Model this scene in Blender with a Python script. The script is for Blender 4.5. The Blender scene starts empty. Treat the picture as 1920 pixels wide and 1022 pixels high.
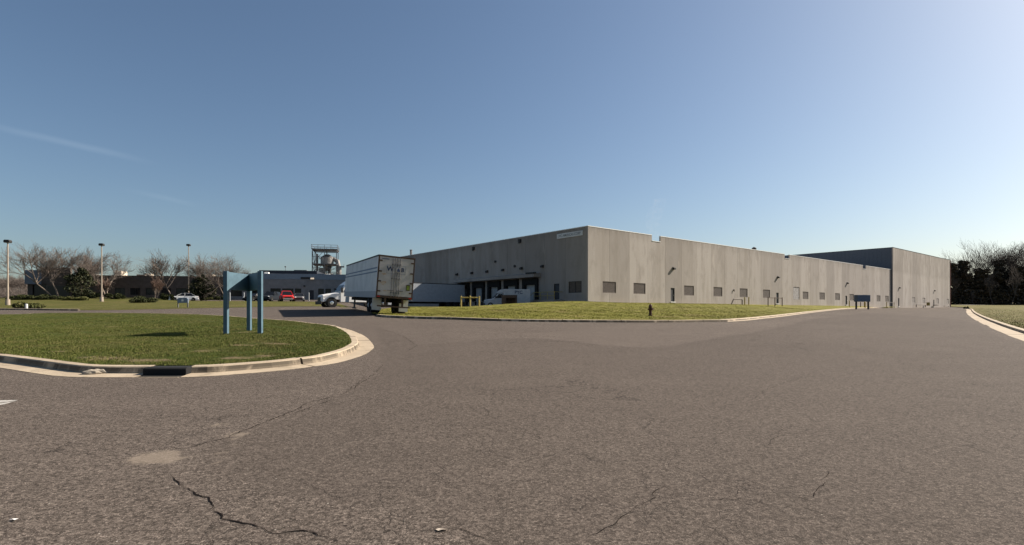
import bpy, bmesh, math, random
import numpy as np
from mathutils import Vector, Matrix, Euler
from mathutils.geometry import delaunay_2d_cdt
R = math.radians
SC = bpy.context.scene
COL = SC.collection
random.seed(7); RNG = np.random.default_rng(7)

# ------------------------------------------------------------------ camera, sky, sun, exposure
HC, FPX, HOR = 1.65, 1016.0, 583.0
cam = bpy.data.cameras.new('camera'); co = bpy.data.objects.new('camera', cam); COL.objects.link(co)
co.location = (0, 0, HC); co.rotation_euler = (R(90), 0, 0)
cam.sensor_width = 36; cam.lens = FPX/1920*36; cam.shift_y = (HOR-511)/1920
cam.clip_start = 0.1; cam.clip_end = 6000
SC.camera = co
SUN_EL, SUN_AZ = R(35.5), R(22)            # elevation; azimuth counted from +X towards +Y
sd = Vector((math.cos(SUN_EL)*math.cos(SUN_AZ), math.cos(SUN_EL)*math.sin(SUN_AZ), math.sin(SUN_EL)))
sun = bpy.data.lights.new('sun', 'SUN'); sun.energy = 5.0; sun.angle = R(0.53); sun.color = (1.0, 0.90, 0.78)
so = bpy.data.objects.new('sun', sun); COL.objects.link(so)
so.rotation_euler = sd.to_track_quat('Z', 'Y').to_euler()
w = bpy.data.worlds.new('World'); SC.world = w; w.use_nodes = True
nt = w.node_tree; nt.nodes.clear()
def wn(t, **k):
    n = nt.nodes.new(t)
    for a, b in k.items(): setattr(n, a, b)
    return n
sky = wn('ShaderNodeTexSky'); sky.sky_type = 'NISHITA'; sky.sun_disc = False
sky.sun_elevation = SUN_EL; sky.sun_rotation = R(90)-SUN_AZ
sky.altitude = 200; sky.air_density = 1.0; sky.dust_density = 1.7; sky.ozone_density = 2.8
bg = wn('ShaderNodeBackground'); bg.inputs[1].default_value = 0.055
out = wn('ShaderNodeOutputWorld')
tc = wn('ShaderNodeTexCoord')
def pdir(u, v): return Vector(((u-960)/FPX, 1, (HOR-v)/FPX)).normalized()
def contrail(a, b, width, gain):
    """a thin old vapour trail high in the sky: distance of the sky direction to a great-circle arc"""
    A, B = pdir(*a), pdir(*b); n = A.cross(B).normalized(); t = (B-A).normalized()
    d1 = wn('ShaderNodeVectorMath', operation='DOT_PRODUCT'); nt.links.new(tc.outputs['Generated'], d1.inputs[0]); d1.inputs[1].default_value = n
    nz = wn('ShaderNodeTexNoise'); nz.inputs['Scale'].default_value = 14; nz.inputs['Detail'].default_value = 5
    nt.links.new(tc.outputs['Generated'], nz.inputs['Vector'])
    wob = wn('ShaderNodeMath', operation='MULTIPLY_ADD'); nt.links.new(nz.outputs[0], wob.inputs[0]); wob.inputs[1].default_value = width*0.9; wob.inputs[2].default_value = -width*0.45
    ad = wn('ShaderNodeMath', operation='ADD'); nt.links.new(d1.outputs['Value'], ad.inputs[0]); nt.links.new(wob.outputs[0], ad.inputs[1])
    ab = wn('ShaderNodeMath', operation='ABSOLUTE'); nt.links.new(ad.outputs[0], ab.inputs[0])
    mr = wn('ShaderNodeMapRange', interpolation_type='SMOOTHSTEP'); nt.links.new(ab.outputs[0], mr.inputs[0])
    mr.inputs[1].default_value = 0; mr.inputs[2].default_value = width; mr.inputs[3].default_value = 1; mr.inputs[4].default_value = 0
    d2 = wn('ShaderNodeVectorMath', operation='DOT_PRODUCT'); nt.links.new(tc.outputs['Generated'], d2.inputs[0]); d2.inputs[1].default_value = t
    ta, tb = A.dot(t), B.dot(t); L = tb-ta
    m2 = wn('ShaderNodeMapRange', interpolation_type='SMOOTHSTEP'); nt.links.new(d2.outputs['Value'], m2.inputs[0])
    m2.inputs[1].default_value = tb+0.1*L; m2.inputs[2].default_value = tb-0.5*L; m2.inputs[3].default_value = 0; m2.inputs[4].default_value = 1
    m3 = wn('ShaderNodeMapRange', interpolation_type='SMOOTHSTEP'); nt.links.new(d2.outputs['Value'], m3.inputs[0])
    m3.inputs[1].default_value = ta-0.5*L; m3.inputs[2].default_value = ta+0.4*L; m3.inputs[3].default_value = 0; m3.inputs[4].default_value = 1
    a1 = wn('ShaderNodeMath', operation='MULTIPLY'); nt.links.new(mr.outputs[0], a1.inputs[0]); nt.links.new(m2.outputs[0], a1.inputs[1])
    a2 = wn('ShaderNodeMath', operation='MULTIPLY'); nt.links.new(a1.outputs[0], a2.inputs[0]); nt.links.new(m3.outputs[0], a2.inputs[1])
    a3 = wn('ShaderNodeMath', operation='MULTIPLY'); nt.links.new(a2.outputs[0], a3.inputs[0]); a3.inputs[1].default_value = gain
    return a3
c1 = contrail((0, 240), (290, 306), 0.007, 0.38); c2 = contrail((270, 362), (375, 385), 0.006, 0.2)
cs = wn('ShaderNodeMath', operation='ADD'); nt.links.new(c1.outputs[0], cs.inputs[0]); nt.links.new(c2.outputs[0], cs.inputs[1])
cc = wn('ShaderNodeVectorMath', operation='SCALE'); cc.inputs[0].default_value = (1.0, 1.02, 1.02); nt.links.new(cs.outputs[0], cc.inputs['Scale'])
va = wn('ShaderNodeVectorMath', operation='ADD'); nt.links.new(sky.outputs[0], va.inputs[0]); nt.links.new(cc.outputs[0], va.inputs[1])
vm = wn('ShaderNodeVectorMath', operation='MULTIPLY'); nt.links.new(va.outputs[0], vm.inputs[0]); vm.inputs[1].default_value = (.965, .985, .965)
nt.links.new(vm.outputs[0], bg.inputs[0]); nt.links.new(bg.outputs[0], out.inputs[0])
SC.view_settings.view_transform = 'Standard'; SC.view_settings.look = 'None'
SC.view_settings.exposure = 1.0; SC.view_settings.gamma = 1

# ------------------------------------------------------------------ helpers: materials
def mat(name, base, rough=0.8, metal=0.0, var=0.0, vscale=3.0, bump=0.0, bscale=40.0, base2=None, spec=0.3, coord='Object'):
    """plain procedural material: two-tone noise variation plus noise bump"""
    m = bpy.data.materials.new(name); m.use_nodes = True; n = m.node_tree.nodes; l = m.node_tree.links
    b = n['Principled BSDF']; b.inputs['Roughness'].default_value = rough; b.inputs['Metallic'].default_value = metal
    b.inputs['Specular IOR Level'].default_value = spec
    base = tuple(base)+(1,) if len(base) == 3 else base
    b.inputs['Base Color'].default_value = base
    t = n.new('ShaderNodeTexCoord')
    if var or base2:
        c2 = tuple(base2)+(1,) if base2 else tuple(max(0, c*(1-var)) for c in base[:3])+(1,)
        z = n.new('ShaderNodeTexNoise'); z.inputs['Scale'].default_value = vscale; z.inputs['Detail'].default_value = 6
        l.new(t.outputs[coord], z.inputs['Vector'])
        r = n.new('ShaderNodeValToRGB'); r.color_ramp.elements[0].position = .35; r.color_ramp.elements[1].position = .65
        r.color_ramp.elements[0].color = base; r.color_ramp.elements[1].color = c2
        l.new(z.outputs[0], r.inputs[0]); l.new(r.outputs[0], b.inputs['Base Color'])
    if bump:
        z = n.new('ShaderNodeTexNoise'); z.inputs['Scale'].default_value = bscale; z.inputs['Detail'].default_value = 4
        l.new(t.outputs[coord], z.inputs['Vector'])
        u = n.new('ShaderNodeBump'); u.inputs['Strength'].default_value = bump; u.inputs['Distance'].default_value = .02
        l.new(z.outputs[0], u.inputs['Height']); l.new(u.outputs[0], b.inputs['Normal'])
    return m

class NT:
    """tiny node-building helper for the bigger materials"""
    def __init__(s, name, rough=.9, spec=.2):
        s.m = bpy.data.materials.new(name); s.m.use_nodes = True; s.n = s.m.node_tree.nodes; s.l = s.m.node_tree.links
        s.b = s.n['Principled BSDF']; s.b.inputs['Roughness'].default_value = rough; s.b.inputs['Specular IOR Level'].default_value = spec
        s.tc = s.n.new('ShaderNodeTexCoord')
    def put(s, sock, v):
        if hasattr(v, 'is_linked') or isinstance(v, bpy.types.NodeSocket): s.l.new(v, sock)
        else: sock.default_value = v
    def mapv(s, scale, coord='Object', loc=(0, 0, 0)):
        k = s.n.new('ShaderNodeMapping'); s.l.new(s.tc.outputs[coord], k.inputs[0]); k.inputs['Scale'].default_value = scale; k.inputs['Location'].default_value = loc
        return k.outputs[0]
    def noise(s, scale, vec=None, detail=5, rough=.55, dist=0):
        k = s.n.new('ShaderNodeTexNoise'); k.inputs['Scale'].default_value = scale; k.inputs['Detail'].default_value = detail
        k.inputs['Roughness'].default_value = rough; k.inputs['Distortion'].default_value = dist
        s.l.new(vec if vec is not None else s.tc.outputs['Object'], k.inputs['Vector']); return k.outputs[0]
    def vor(s, scale, vec=None, feature='F1', rnd=1):
        k = s.n.new('ShaderNodeTexVoronoi'); k.feature = feature; k.inputs['Scale'].default_value = scale; k.inputs['Randomness'].default_value = rnd
        s.l.new(vec if vec is not None else s.tc.outputs['Object'], k.inputs['Vector']); return k
    def rng(s, v, a, b, c=0., d=1., smooth=True):
        k = s.n.new('ShaderNodeMapRange'); k.interpolation_type = 'SMOOTHSTEP' if smooth else 'LINEAR'
        s.put(k.inputs[0], v)
        for i, x in enumerate((a, b, c, d)): k.inputs[i+1].default_value = x
        return k.outputs[0]
    def math(s, op, a, b=None):
        k = s.n.new('ShaderNodeMath'); k.operation = op; s.put(k.inputs[0], a)
        if b is not None: s.put(k.inputs[1], b)
        return k.outputs[0]
    def mix(s, f, a, b, mode='MIX'):
        k = s.n.new('ShaderNodeMix'); k.data_type = 'RGBA'; k.blend_type = mode
        s.put(k.inputs['Factor'], f)
        for key, v in ((6, a), (7, b)):
            if isinstance(v, tuple): v = v+(1,) if len(v) == 3 else v
            s.put(k.inputs[key], v)
        return k.outputs[2]
    def bump(s, h, strength=.5, dist=.02):
        k = s.n.new('ShaderNodeBump'); k.inputs['Strength'].default_value = strength; k.inputs['Distance'].default_value = dist
        s.l.new(h, k.inputs['Height']); s.l.new(k.outputs[0], s.b.inputs['Normal'])
    def col(s, c): s.put(s.b.inputs['Base Color'], c)

# ------------------------------------------------------------------ helpers: meshes and objects
def tag(o, label, cat, group=None):
    o['label'] = label; o['category'] = cat
    if group: o['group'] = group
    return o
def empty(name, loc=(0, 0, 0), rotz=0.0, label=None, cat=None, group=None):
    o = bpy.data.objects.new(name, None); COL.objects.link(o); o.location = loc; o.rotation_euler = (0, 0, rotz)
    if label: tag(o, label, cat, group)
    return o
def link(name, me, m, parent=None, kind=None):
    o = bpy.data.objects.new(name, me); COL.objects.link(o)
    for k in (m if isinstance(m, (list, tuple)) else [m]):
        if k is not None and k.name not in me.materials: me.materials.append(k)
    if parent: o.parent = parent
    if kind: o['kind'] = kind
    return o
def struct(name, me, m): return link(name, me, m, None, 'structure')
class MB:
    def __init__(s): s.v = []; s.f = []; s.mi = []; s.cur = 0
    def add(s, vs, fs):
        k = len(s.v); s.v += [tuple(p) for p in vs]; s.f += [tuple(i+k for i in f) for f in fs]; s.mi += [s.cur]*len(fs)
    def box(s, x0, x1, y0, y1, z0, z1, M=None):
        vs = [Vector(p) for p in ((x0, y0, z0), (x1, y0, z0), (x1, y1, z0), (x0, y1, z0), (x0, y0, z1), (x1, y0, z1), (x1, y1, z1), (x0, y1, z1))]
        if M is not None: vs = [M @ p for p in vs]
        s.add(vs, [(0, 3, 2, 1), (4, 5, 6, 7), (0, 1, 5, 4), (1, 2, 6, 5), (2, 3, 7, 6), (3, 0, 4, 7)])
    def quad(s, a, b, c, d): s.add([a, b, c, d], [(0, 1, 2, 3)])
    def cyl(s, p0, p1, r0, r1=None, n=10, caps=True):
        p0, p1 = Vector(p0), Vector(p1); r1 = r0 if r1 is None else r1
        d = (p1-p0).normalized(); a = d.orthogonal().normalized(); b = d.cross(a)
        vs = []
        for p, r in ((p0, r0), (p1, r1)):
            for i in range(n):
                t = 2*math.pi*i/n; vs.append(p+a*(r*math.cos(t))+b*(r*math.sin(t)))
        fs = [(i, (i+1) % n, n+(i+1) % n, n+i) for i in range(n)]
        if caps: fs += [tuple(range(n-1, -1, -1)), tuple(range(n, 2*n))]
        s.add(vs, fs)
    def tube(s, pts, r, n=8):
        for a, b in zip(pts[:-1], pts[1:]): s.cyl(a, b, r, r, n)
        for p in pts[1:-1]: s.ball(p, r*1.02, 6, 4)
    def ball(s, c, r, nu=10, nv=6, sc=(1, 1, 1)):
        c = Vector(c); vs = [c+Vector((0, 0, r*sc[2]))]
        for j in range(1, nv):
            ph = math.pi*j/nv
            for i in range(nu):
                t = 2*math.pi*i/nu; vs.append(c+Vector((r*sc[0]*math.sin(ph)*math.cos(t), r*sc[1]*math.sin(ph)*math.sin(t), r*sc[2]*math.cos(ph))))
        vs.append(c-Vector((0, 0, r*sc[2]))); L = len(vs)-1; fs = []
        for i in range(nu):
            fs.append((0, 1+i, 1+(i+1) % nu))
            for j in range(nv-2):
                a = 1+j*nu; fs.append((a+i, a+nu+i, a+nu+(i+1) % nu, a+(i+1) % nu))
            a = 1+(nv-2)*nu; fs.append((a+i, L, a+(i+1) % nu))
        s.add(vs, fs)
    def prism(s, poly, axis, a, b):
        """extrude a 2-D polygon along axis ('x','y','z') from a to b"""
        def P(p, t): return {'x': (t, p[0], p[1]), 'y': (p[0], t, p[1]), 'z': (p[0], p[1], t)}[axis]
        n = len(poly); vs = [P(p, a) for p in poly]+[P(p, b) for p in poly]
        s.add(vs, [tuple(range(n))[::-1], tuple(range(n, 2*n))]+[(i, (i+1) % n, n+(i+1) % n, n+i) for i in range(n)])
    def loft(s, rings, cap=True):
        n = len(rings[0]); vs = [p for r in rings for p in r]; fs = []
        for k in range(len(rings)-1):
            for i in range(n): fs.append((k*n+i, k*n+(i+1) % n, (k+1)*n+(i+1) % n, (k+1)*n+i))
        if cap: fs += [tuple(range(n))[::-1], tuple(range((len(rings)-1)*n, len(rings)*n))]
        s.add(vs, fs)
    def mesh(s, name, fix=True, smooth=False):
        me = bpy.data.meshes.new(name); me.from_pydata(s.v, [], s.f)
        if any(s.mi): me.polygons.foreach_set('material_index', s.mi)
        if fix:
            b = bmesh.new(); b.from_mesh(me); bmesh.ops.recalc_face_normals(b, faces=b.faces); b.to_mesh(me); b.free()
        if smooth: me.polygons.foreach_set('use_smooth', [True]*len(me.polygons))
        me.update(); return me
    def build(s, name, m, parent=None, bevel=0, smooth=False, kind=None):
        o = link(name, None or s.mesh(name, True, smooth), m, parent, kind)
        if bevel:
            k = o.modifiers.new('bevel', 'BEVEL'); k.width = bevel; k.segments = 2; k.limit_method = 'ANGLE'; k.angle_limit = R(35)
        return o
def np_mesh(name, v, f):
    """fast mesh from numpy arrays (all faces of equal size)"""
    me = bpy.data.meshes.new(name); v = np.asarray(v, np.float32); f = np.asarray(f, np.int32); k = f.shape[1]
    me.vertices.add(len(v)); me.vertices.foreach_set('co', v.ravel())
    me.loops.add(f.size); me.loops.foreach_set('vertex_index', f.ravel())
    me.polygons.add(len(f)); me.polygons.foreach_set('loop_start', np.arange(0, f.size, k, dtype=np.int32)); me.polygons.foreach_set('loop_total', np.full(len(f), k, np.int32))
    me.update(calc_edges=True); me.validate(); return me
def copy_tree(o, parent=None):
    c = o.copy(); COL.objects.link(c)
    if parent: c.parent = parent; c.matrix_parent_inverse = o.matrix_parent_inverse
    for ch in list(o.children): copy_tree(ch, c)
    return c
def text_mesh(s, size, depth=.006, bold=0.0):
    cu = bpy.data.curves.new('txt', 'FONT'); cu.body = s; cu.size = size; cu.extrude = depth; cu.align_x = 'CENTER'; cu.align_y = 'CENTER'; cu.offset = bold
    o = bpy.data.objects.new('txt', cu); COL.objects.link(o)
    bpy.context.view_layer.update()
    me = bpy.data.meshes.new_from_object(o.evaluated_get(bpy.context.evaluated_depsgraph_get()))
    bpy.data.objects.remove(o); return me

# ------------------------------------------------------------------ terrain
def ss(x, a, b):
    t = np.clip((x-a)/(b-a), 0, 1); return t*t*(3-2*t)
def T(x, y):
    """height of the paved ground: rises gently away from the viewpoint, less so on the right; the dock yard is level"""
    x = np.asarray(x, float); y = np.asarray(y, float)
    q = x/(np.maximum(y, 0)+3)
    g = .0345-.0225*np.clip(q+.1, 0, .8)-.0085*np.clip(q-.7, 0, .2)
    z = g*np.clip(y, -30, 200)
    z = z+ss(x, 20, 80)*.022*np.clip(y-178, 0, 60)
    wd = ss(x, -34, -20)*(1-ss(x, 30, 55))
    return z-wd*np.maximum(0, z-2.05)
def t1(x, y): return float(T(x, y))
def hit(u, v, dz=0.0, zf=None, y0=3.0, y1=300.0):
    """world point where the sight line of pixel (u,v) meets the ground (raised by dz)"""
    r = (u-960)/FPX; k = (HOR-v)/FPX; zf = zf or t1
    ys = np.geomspace(y0, y1, 500); prev = None
    for y in ys:
        f = HC+k*y-zf(r*y, y)-dz
        if f <= 0:
            a, b = (prev if prev else y), y
            for _ in range(40):
                m = (a+b)/2
                if HC+k*m-zf(r*m, m)-dz <= 0: b = m
                else: a = m
            return Vector((r*b, b, zf(r*b, b)+dz))
        prev = y
    y = y1; return Vector((r*y, y, zf(r*y, y)+dz))
def at(u, v, Y): return Vector(((u-960)/FPX*Y, Y, HC+(HOR-v)/FPX*Y))
def tps(pts, vals):
    P = np.array(pts, float); n = len(P)
    def U(d2): return np.where(d2 > 1e-9, d2*np.log(np.maximum(d2, 1e-9)), 0)
    d2 = ((P[:, None]-P[None])**2).sum(-1)
    A = np.zeros((n+3, n+3)); A[:n, :n] = U(d2)+np.eye(n)*2; A[:n, n] = 1; A[:n, n+1:] = P; A[n, :n] = 1; A[n+1:, :n] = P.T
    W = np.linalg.solve(A, np.concatenate([vals, np.zeros(3)]))
    def f(x, y):
        x = np.asarray(x, float); y = np.asarray(y, float)
        d2 = (x[..., None]-P[:, 0])**2+(y[..., None]-P[:, 1])**2
        return U(d2) @ W[:n]+W[n]+W[n+1]*x+W[n+2]*y
    return f
def inside(poly, x, y):
    poly = np.asarray(poly); c = np.zeros(np.shape(x), bool); n = len(poly); j = n-1
    for i in range(n):
        xi, yi = poly[i]; xj, yj = poly[j]
        k = ((yi > y) != (yj > y)) & (x < (xj-xi)*(y-yi)/((yj-yi) if abs(yj-yi) > 1e-12 else 1e-12)+xi); c ^= k; j = i
    return c
def smooth_path(pts, step=.5, closed=False):
    P = [Vector((p[0], p[1])) for p in pts]; n = len(P); o = []
    rng = range(n if closed else n-1)
    for i in rng:
        p0 = P[(i-1) % n] if closed or i > 0 else P[0]*2-P[1]
        p1, p2 = P[i], P[(i+1) % n]
        p3 = P[(i+2) % n] if closed or i+2 < n else p2*2-p1
        k = max(2, int((p2-p1).length/step))
        for a in range(k):
            t = a/k; o.append(.5*((2*p1)+(p2-p0)*t+(2*p0-5*p1+4*p2-p3)*t*t+(3*p1-p0-3*p2+p3)*t**3))
    if not closed: o.append(P[-1])
    return o
def offset(path, d, closed=False):
    """path moved to its left by d"""
    n = len(path); o = []
    for i, p in enumerate(path):
        a = path[(i-1) % n] if closed or i > 0 else p; b = path[(i+1) % n] if closed or i < n-1 else p
        t = (b-a).normalized(); o.append(p+Vector((-t.y, t.x))*d)
    return o
def sheet(name, boundary, zf, step, m, kind='structure', near=None):
    """polygon filled with a triangulated sheet following zf(x,y)"""
    B = [Vector((p[0], p[1])) for p in boundary]
    xs = [p.x for p in B]; ys = [p.y for p in B]
    gx, gy = np.meshgrid(np.arange(min(xs), max(xs), step), np.arange(min(ys), max(ys), step))
    gx = gx+RNG.uniform(-.2, .2, gx.shape)*step; gy = gy+RNG.uniform(-.2, .2, gy.shape)*step
    k = inside([(p.x, p.y) for p in B], gx, gy)
    pts = B+[Vector((a, b)) for a, b in zip(gx[k], gy[k])]
    vs, es, fs, *_ = delaunay_2d_cdt(pts, [], [list(range(len(B)))], 1, 1e-4)
    X = np.array([p.x for p in vs]); Y = np.array([p.y for p in vs]); Z = zf(X, Y)
    me = bpy.data.meshes.new(name); me.from_pydata(list(zip(X, Y, Z)), [], [f for f in fs])
    b = bmesh.new(); b.from_mesh(me)
    for f in b.faces:
        f.normal_update()
        if f.normal.z < 0: f.normal_flip()
    b.to_mesh(me); b.free()
    me.polygons.foreach_set('use_smooth', [True]*len(me.polygons))
    return link(name, me, m, None, kind)

# ------------------------------------------------------------------ materials
def asphalt_mat(name, ca, cb, crackw=1.0, seed=0.0):
    s = NT(name, .95, .06)
    o = s.mapv((1, 1, 1), 'Object', (seed, seed*1.7, 0))
    big = s.noise(.09, o, 4, .6, .6); mid = s.noise(.7, o, 6, .6); fine = s.noise(38, o, 5, .7); streak = s.noise(.35, s.mapv((.5, 2.2, 1)), 5, .6, .4)
    c = s.mix(s.rng(big, .35, .65), ca, cb)
    c = s.mix(s.rng(mid, .40, .72, 0, .45), c, tuple(x*.72 for x in ca), 'MIX')
    c = s.mix(s.rng(streak, .48, .70, 0, .4), c, tuple(x*1.28 for x in cb))
    g2 = s.noise(85, o, 3, .7); g3 = s.noise(11, o, 6, .75)
    c = s.mix(s.rng(g3, .36, .56, .42, 0), c, tuple(x*.45 for x in ca)); c = s.mix(s.rng(g3, .56, .74, 0, .35), c, tuple(x*1.5 for x in cb))
    c = s.mix(s.rng(fine, .36, .58, .0, .72), c, tuple(x*.40 for x in ca)); c = s.mix(s.rng(g2, .50, .68, 0, .65), c, tuple(x*2.3 for x in cb))
    stn = s.vor(42, o); sepc = s.n.new('ShaderNodeSeparateColor'); s.l.new(stn.outputs['Color'], sepc.inputs[0]); gr = s.n.new('ShaderNodeCombineColor'); gv = s.rng(sepc.outputs[0], 0, 1, .45, 1.6, False)
    for q_ in range(3): s.l.new(gv, gr.inputs[q_])
    c = s.mix(.8, c, gr.outputs[0], 'MULTIPLY')
    v = s.vor(95, o); c = s.mix(s.rng(v.outputs['Distance'], .12, .22, .6, 0), c, (.40, .36, .31))       # exposed aggregate
    rnd = s.vor(34, o); tone = s.math('LESS_THAN', rnd.outputs['Color'], .06)
    c = s.mix(s.math('MULTIPLY', tone, s.rng(rnd.outputs['Distance'], .16, .26, .8, 0)), c, (.50, .46, .40))
    rnd2 = s.vor(5.0, o); dk = s.math('MULTIPLY', s.math('LESS_THAN', rnd2.outputs['Color'], .10), s.rng(rnd2.outputs['Distance'], .07, .13, .9, 0))
    c = s.mix(dk, c, (.02, .018, .016))
    def attr(nm, lo=.32, hi=.68, scale=4.):
        k = s.n.new('ShaderNodeAttribute'); k.attribute_name = nm; z = s.math('MULTIPLY', s.math('SUBTRACT', s.noise(scale, o, 8, .7), .5), 1.1)
        return s.math('MULTIPLY', s.rng(s.math('ADD', k.outputs['Fac'], z), lo, hi), s.rng(k.outputs['Fac'], .0, .15))
    c = s.mix(s.math('MULTIPLY', attr('resurfaced', scale=3.), .27), c, tuple(x*.58 for x in ca))
    c = s.mix(s.math('MULTIPLY', attr('worn', scale=1.2), .10), c, tuple(x*1.45 for x in cb))
    c = s.mix(s.math('MULTIPLY', attr('sandy', scale=7.), .5), c, (.25, .205, .16))
    # hairline cracks: distorted cell borders, only here and there
    wv = s.n.new('ShaderNodeVectorMath'); wv.operation = 'ADD'; s.l.new(o, wv.inputs[0])
    nz = s.n.new('ShaderNodeTexNoise'); nz.inputs['Scale'].default_value = 1.3; nz.inputs['Detail'].default_value = 8; s.l.new(o, nz.inputs['Vector'])
    sc = s.n.new('ShaderNodeVectorMath'); sc.operation = 'SCALE'; sc.inputs['Scale'].default_value = 1.5; s.l.new(nz.outputs['Color'], sc.inputs[0]); s.l.new(sc.outputs[0], wv.inputs[1])
    ck = s.vor(.30, wv.outputs[0], 'DISTANCE_TO_EDGE'); mask = s.rng(s.noise(.16, o, 3), .48, .57)
    cr = s.math('MULTIPLY', s.rng(ck.outputs['Distance'], .001, .0052, 1, 0), mask)
    ck2 = s.vor(1.1, wv.outputs[0], 'DISTANCE_TO_EDGE'); mask2 = s.rng(s.noise(.22, s.mapv((1, 1, 1), 'Object', (31+seed, 7, 0)), 3), .53, .62)
    cr2 = s.math('MULTIPLY', s.rng(ck2.outputs['Distance'], .002, .010, .7, 0), mask2)
    crk = s.math('MAXIMUM', cr, cr2)
    c = s.mix(s.math('MULTIPLY', crk, .62*crackw), c, (.022, .019, .017))
    s.col(c)
    h = s.math('SUBTRACT', s.math('ADD', s.math('MULTIPLY', fine, .6), s.math('MULTIPLY', mid, .5)), s.math('MULTIPLY', crk, .6))
    s.bump(h, .55, .012); return s.m
M = {}
M['asphalt'] = asphalt_mat('asphalt', (.100, .082, .069), (.120, .099, .083))
M['crack'] = mat('crack_tar', (.014, .012, .011), 1.0, spec=0)
M['paint'] = mat('road_paint', (.48, .46, .42), .9, var=.5, vscale=12, spec=.05)
def grass_mat(name, g1, g2, tan, tanamt):
    s = NT(name, .95, .1)
    a = s.noise(.25, None, 5, .6); b = s.noise(2.2, None, 6, .65); f = s.noise(22, s.mapv((1, 1, .3)), 5, .7); d = s.noise(.55, s.mapv((1, 1, 1), 'Object', (11, 5, 0)), 6, .65, .5)
    c = s.mix(s.rng(b, .35, .65), g1, g2)
    c = s.mix(s.rng(a, .40, .66, 0, .6), c, tuple(x*.62 for x in g1))
    c = s.mix(s.rng(d, .56-tanamt*.1, .74-tanamt*.1, 0, .75), c, tan)
    c = s.mix(s.rng(f, .38, .62, 0, .65), c, tuple(x*.38 for x in g1))
    k = s.n.new('ShaderNodeAttribute'); k.attribute_name = 'dry'; c = s.mix(s.math('MULTIPLY', s.rng(s.math('ADD', k.outputs['Fac'], s.math('MULTIPLY', s.math('SUBTRACT', b, .5), 1.2)), .3, .7), .85), c, s.mix(f, (.24, .18, .105), (.14, .105, .06)))
    s.col(c); s.bump(s.math('ADD', f, s.math('MULTIPLY', b, 2.)), .9, .06); return s.m
M['lawn_near'] = grass_mat('lawn_green', (.050, .074, .011), (.074, .092, .017), (.17, .125, .058), .5)
M['lawn'] = grass_mat('lawn_olive', (.19, .185, .032), (.25, .235, .05), (.29, .22, .095), .7)
M['lawn_far'] = grass_mat('lawn_far', (.095, .100, .022), (.135, .128, .034), (.19, .145, .066), .9)
M['field'] = grass_mat('field_grass', (.125, .125, .026), (.17, .155, .040), (.23, .16, .085), 1.2)
def blade_mat(name, cols):
    s = NT(name, .8, .15)
    k = s.n.new('ShaderNodeNewGeometry'); r = s.n.new('ShaderNodeValToRGB')
    e = r.color_ramp.elements; e[0].color = cols[0]+(1,); e[1].color = cols[-1]+(1,)
    for i, c in enumerate(cols[1:-1]):
        q = e.new((i+1)/(len(cols)-1)); q.color = c+(1,)
    s.l.new(k.outputs['Random Per Island'], r.inputs[0])
    p = s.noise(.9, None, 5, .6)
    s.col(s.mix(s.rng(p, .45, .7, 0, .45), r.outputs[0], cols[-1])); return s.m
M['blade'] = blade_mat('grass_blade', [(.045, .064, .010), (.068, .090, .015), (.100, .114, .023), (.18, .148, .062)])
def kerb_mat():
    s = NT('kerb_concrete', .9, .2)
    a = s.noise(1.1, None, 6, .6); f = s.noise(45, None, 4, .7); st = s.noise(3.2, s.mapv((1, 1, 2)), 6, .65, .6)
    c = s.mix(s.rng(a, .35, .65), (.44, .36, .26), (.36, .29, .21))
    c = s.mix(s.rng(st, .54, .70, 0, .6), c, (.17, .145, .095))
    c = s.mix(s.rng(f, .42, .62, 0, .35), c, (.22, .18, .13))
    sp = s.n.new('ShaderNodeNewGeometry'); shade_grime = s.noise(1.6, s.mapv((1, 1, .3)), 6, .65, .5); sx = s.n.new('ShaderNodeSeparateXYZ'); s.l.new(sp.outputs['True Normal'], sx.inputs[0])
    c = s.mix(s.math('MULTIPLY', s.rng(sx.outputs[2], .55, .25), s.rng(shade_grime, .36, .52, 0, .85)), c, (.06, .05, .038))          # patchy shade painted on the upright faces, with some dirt
    s.col(c); s.bump(f, .35, .01); return s.m
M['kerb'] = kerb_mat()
def wall_mat():
    s = NT('tilt_up_concrete', .9, .2)
    sep = s.n.new('ShaderNodeSeparateXYZ'); s.l.new(s.tc.outputs['Object'], sep.inputs[0])
    idx = s.math('FLOOR', s.math('DIVIDE', sep.outputs[0], 4.25))
    wnz = s.n.new('ShaderNodeTexWhiteNoise'); wnz.noise_dimensions = '1D'; s.l.new(idx, wnz.inputs['W'])
    streak = s.noise(1.0, s.mapv((.55, 1, .05)), 6, .6, .3); mott = s.noise(.6, s.mapv((1, 1, .42)), 7, .68, .3); fine = s.noise(9, None, 5, .6); st2 = s.noise(1.0, s.mapv((1.1, 1, .22), 'Object', (5, 0, 3)), 5, .6)
    c = s.mix(wnz.outputs[0], (.270, .243, .219), (.385, .349, .316))
    c = s.mix(s.rng(streak, .42, .70, 0, .55), c, (.24, .21, .18))
    c = s.mix(s.rng(mott, .47, .66, 0, .50), c, (.215, .19, .165))
    c = s.mix(s.rng(st2, .58, .74, 0, .45), c, (.48, .42, .365))
    c = s.mix(s.rng(fine, .45, .7, 0, .3), c, (.20, .175, .155))
    top = s.rng(sep.outputs[2], 8.6, 10.1, 0, .42)                       # run-off dirt under the coping
    c = s.mix(s.math('MULTIPLY', top, s.rng(st2, .35, .6)), c, (.16, .14, .12))
    low = s.rng(sep.outputs[2], .0, 1.1, .30, 0); c = s.mix(s.math('MULTIPLY', low, s.rng(mott, .35, .6)), c, (.44, .37, .30))
    s.col(c); s.bump(s.math('ADD', fine, s.math('MULTIPLY', mott, 2.)), .12, .03); return s.m
M['wall'] = wall_mat()
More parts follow.
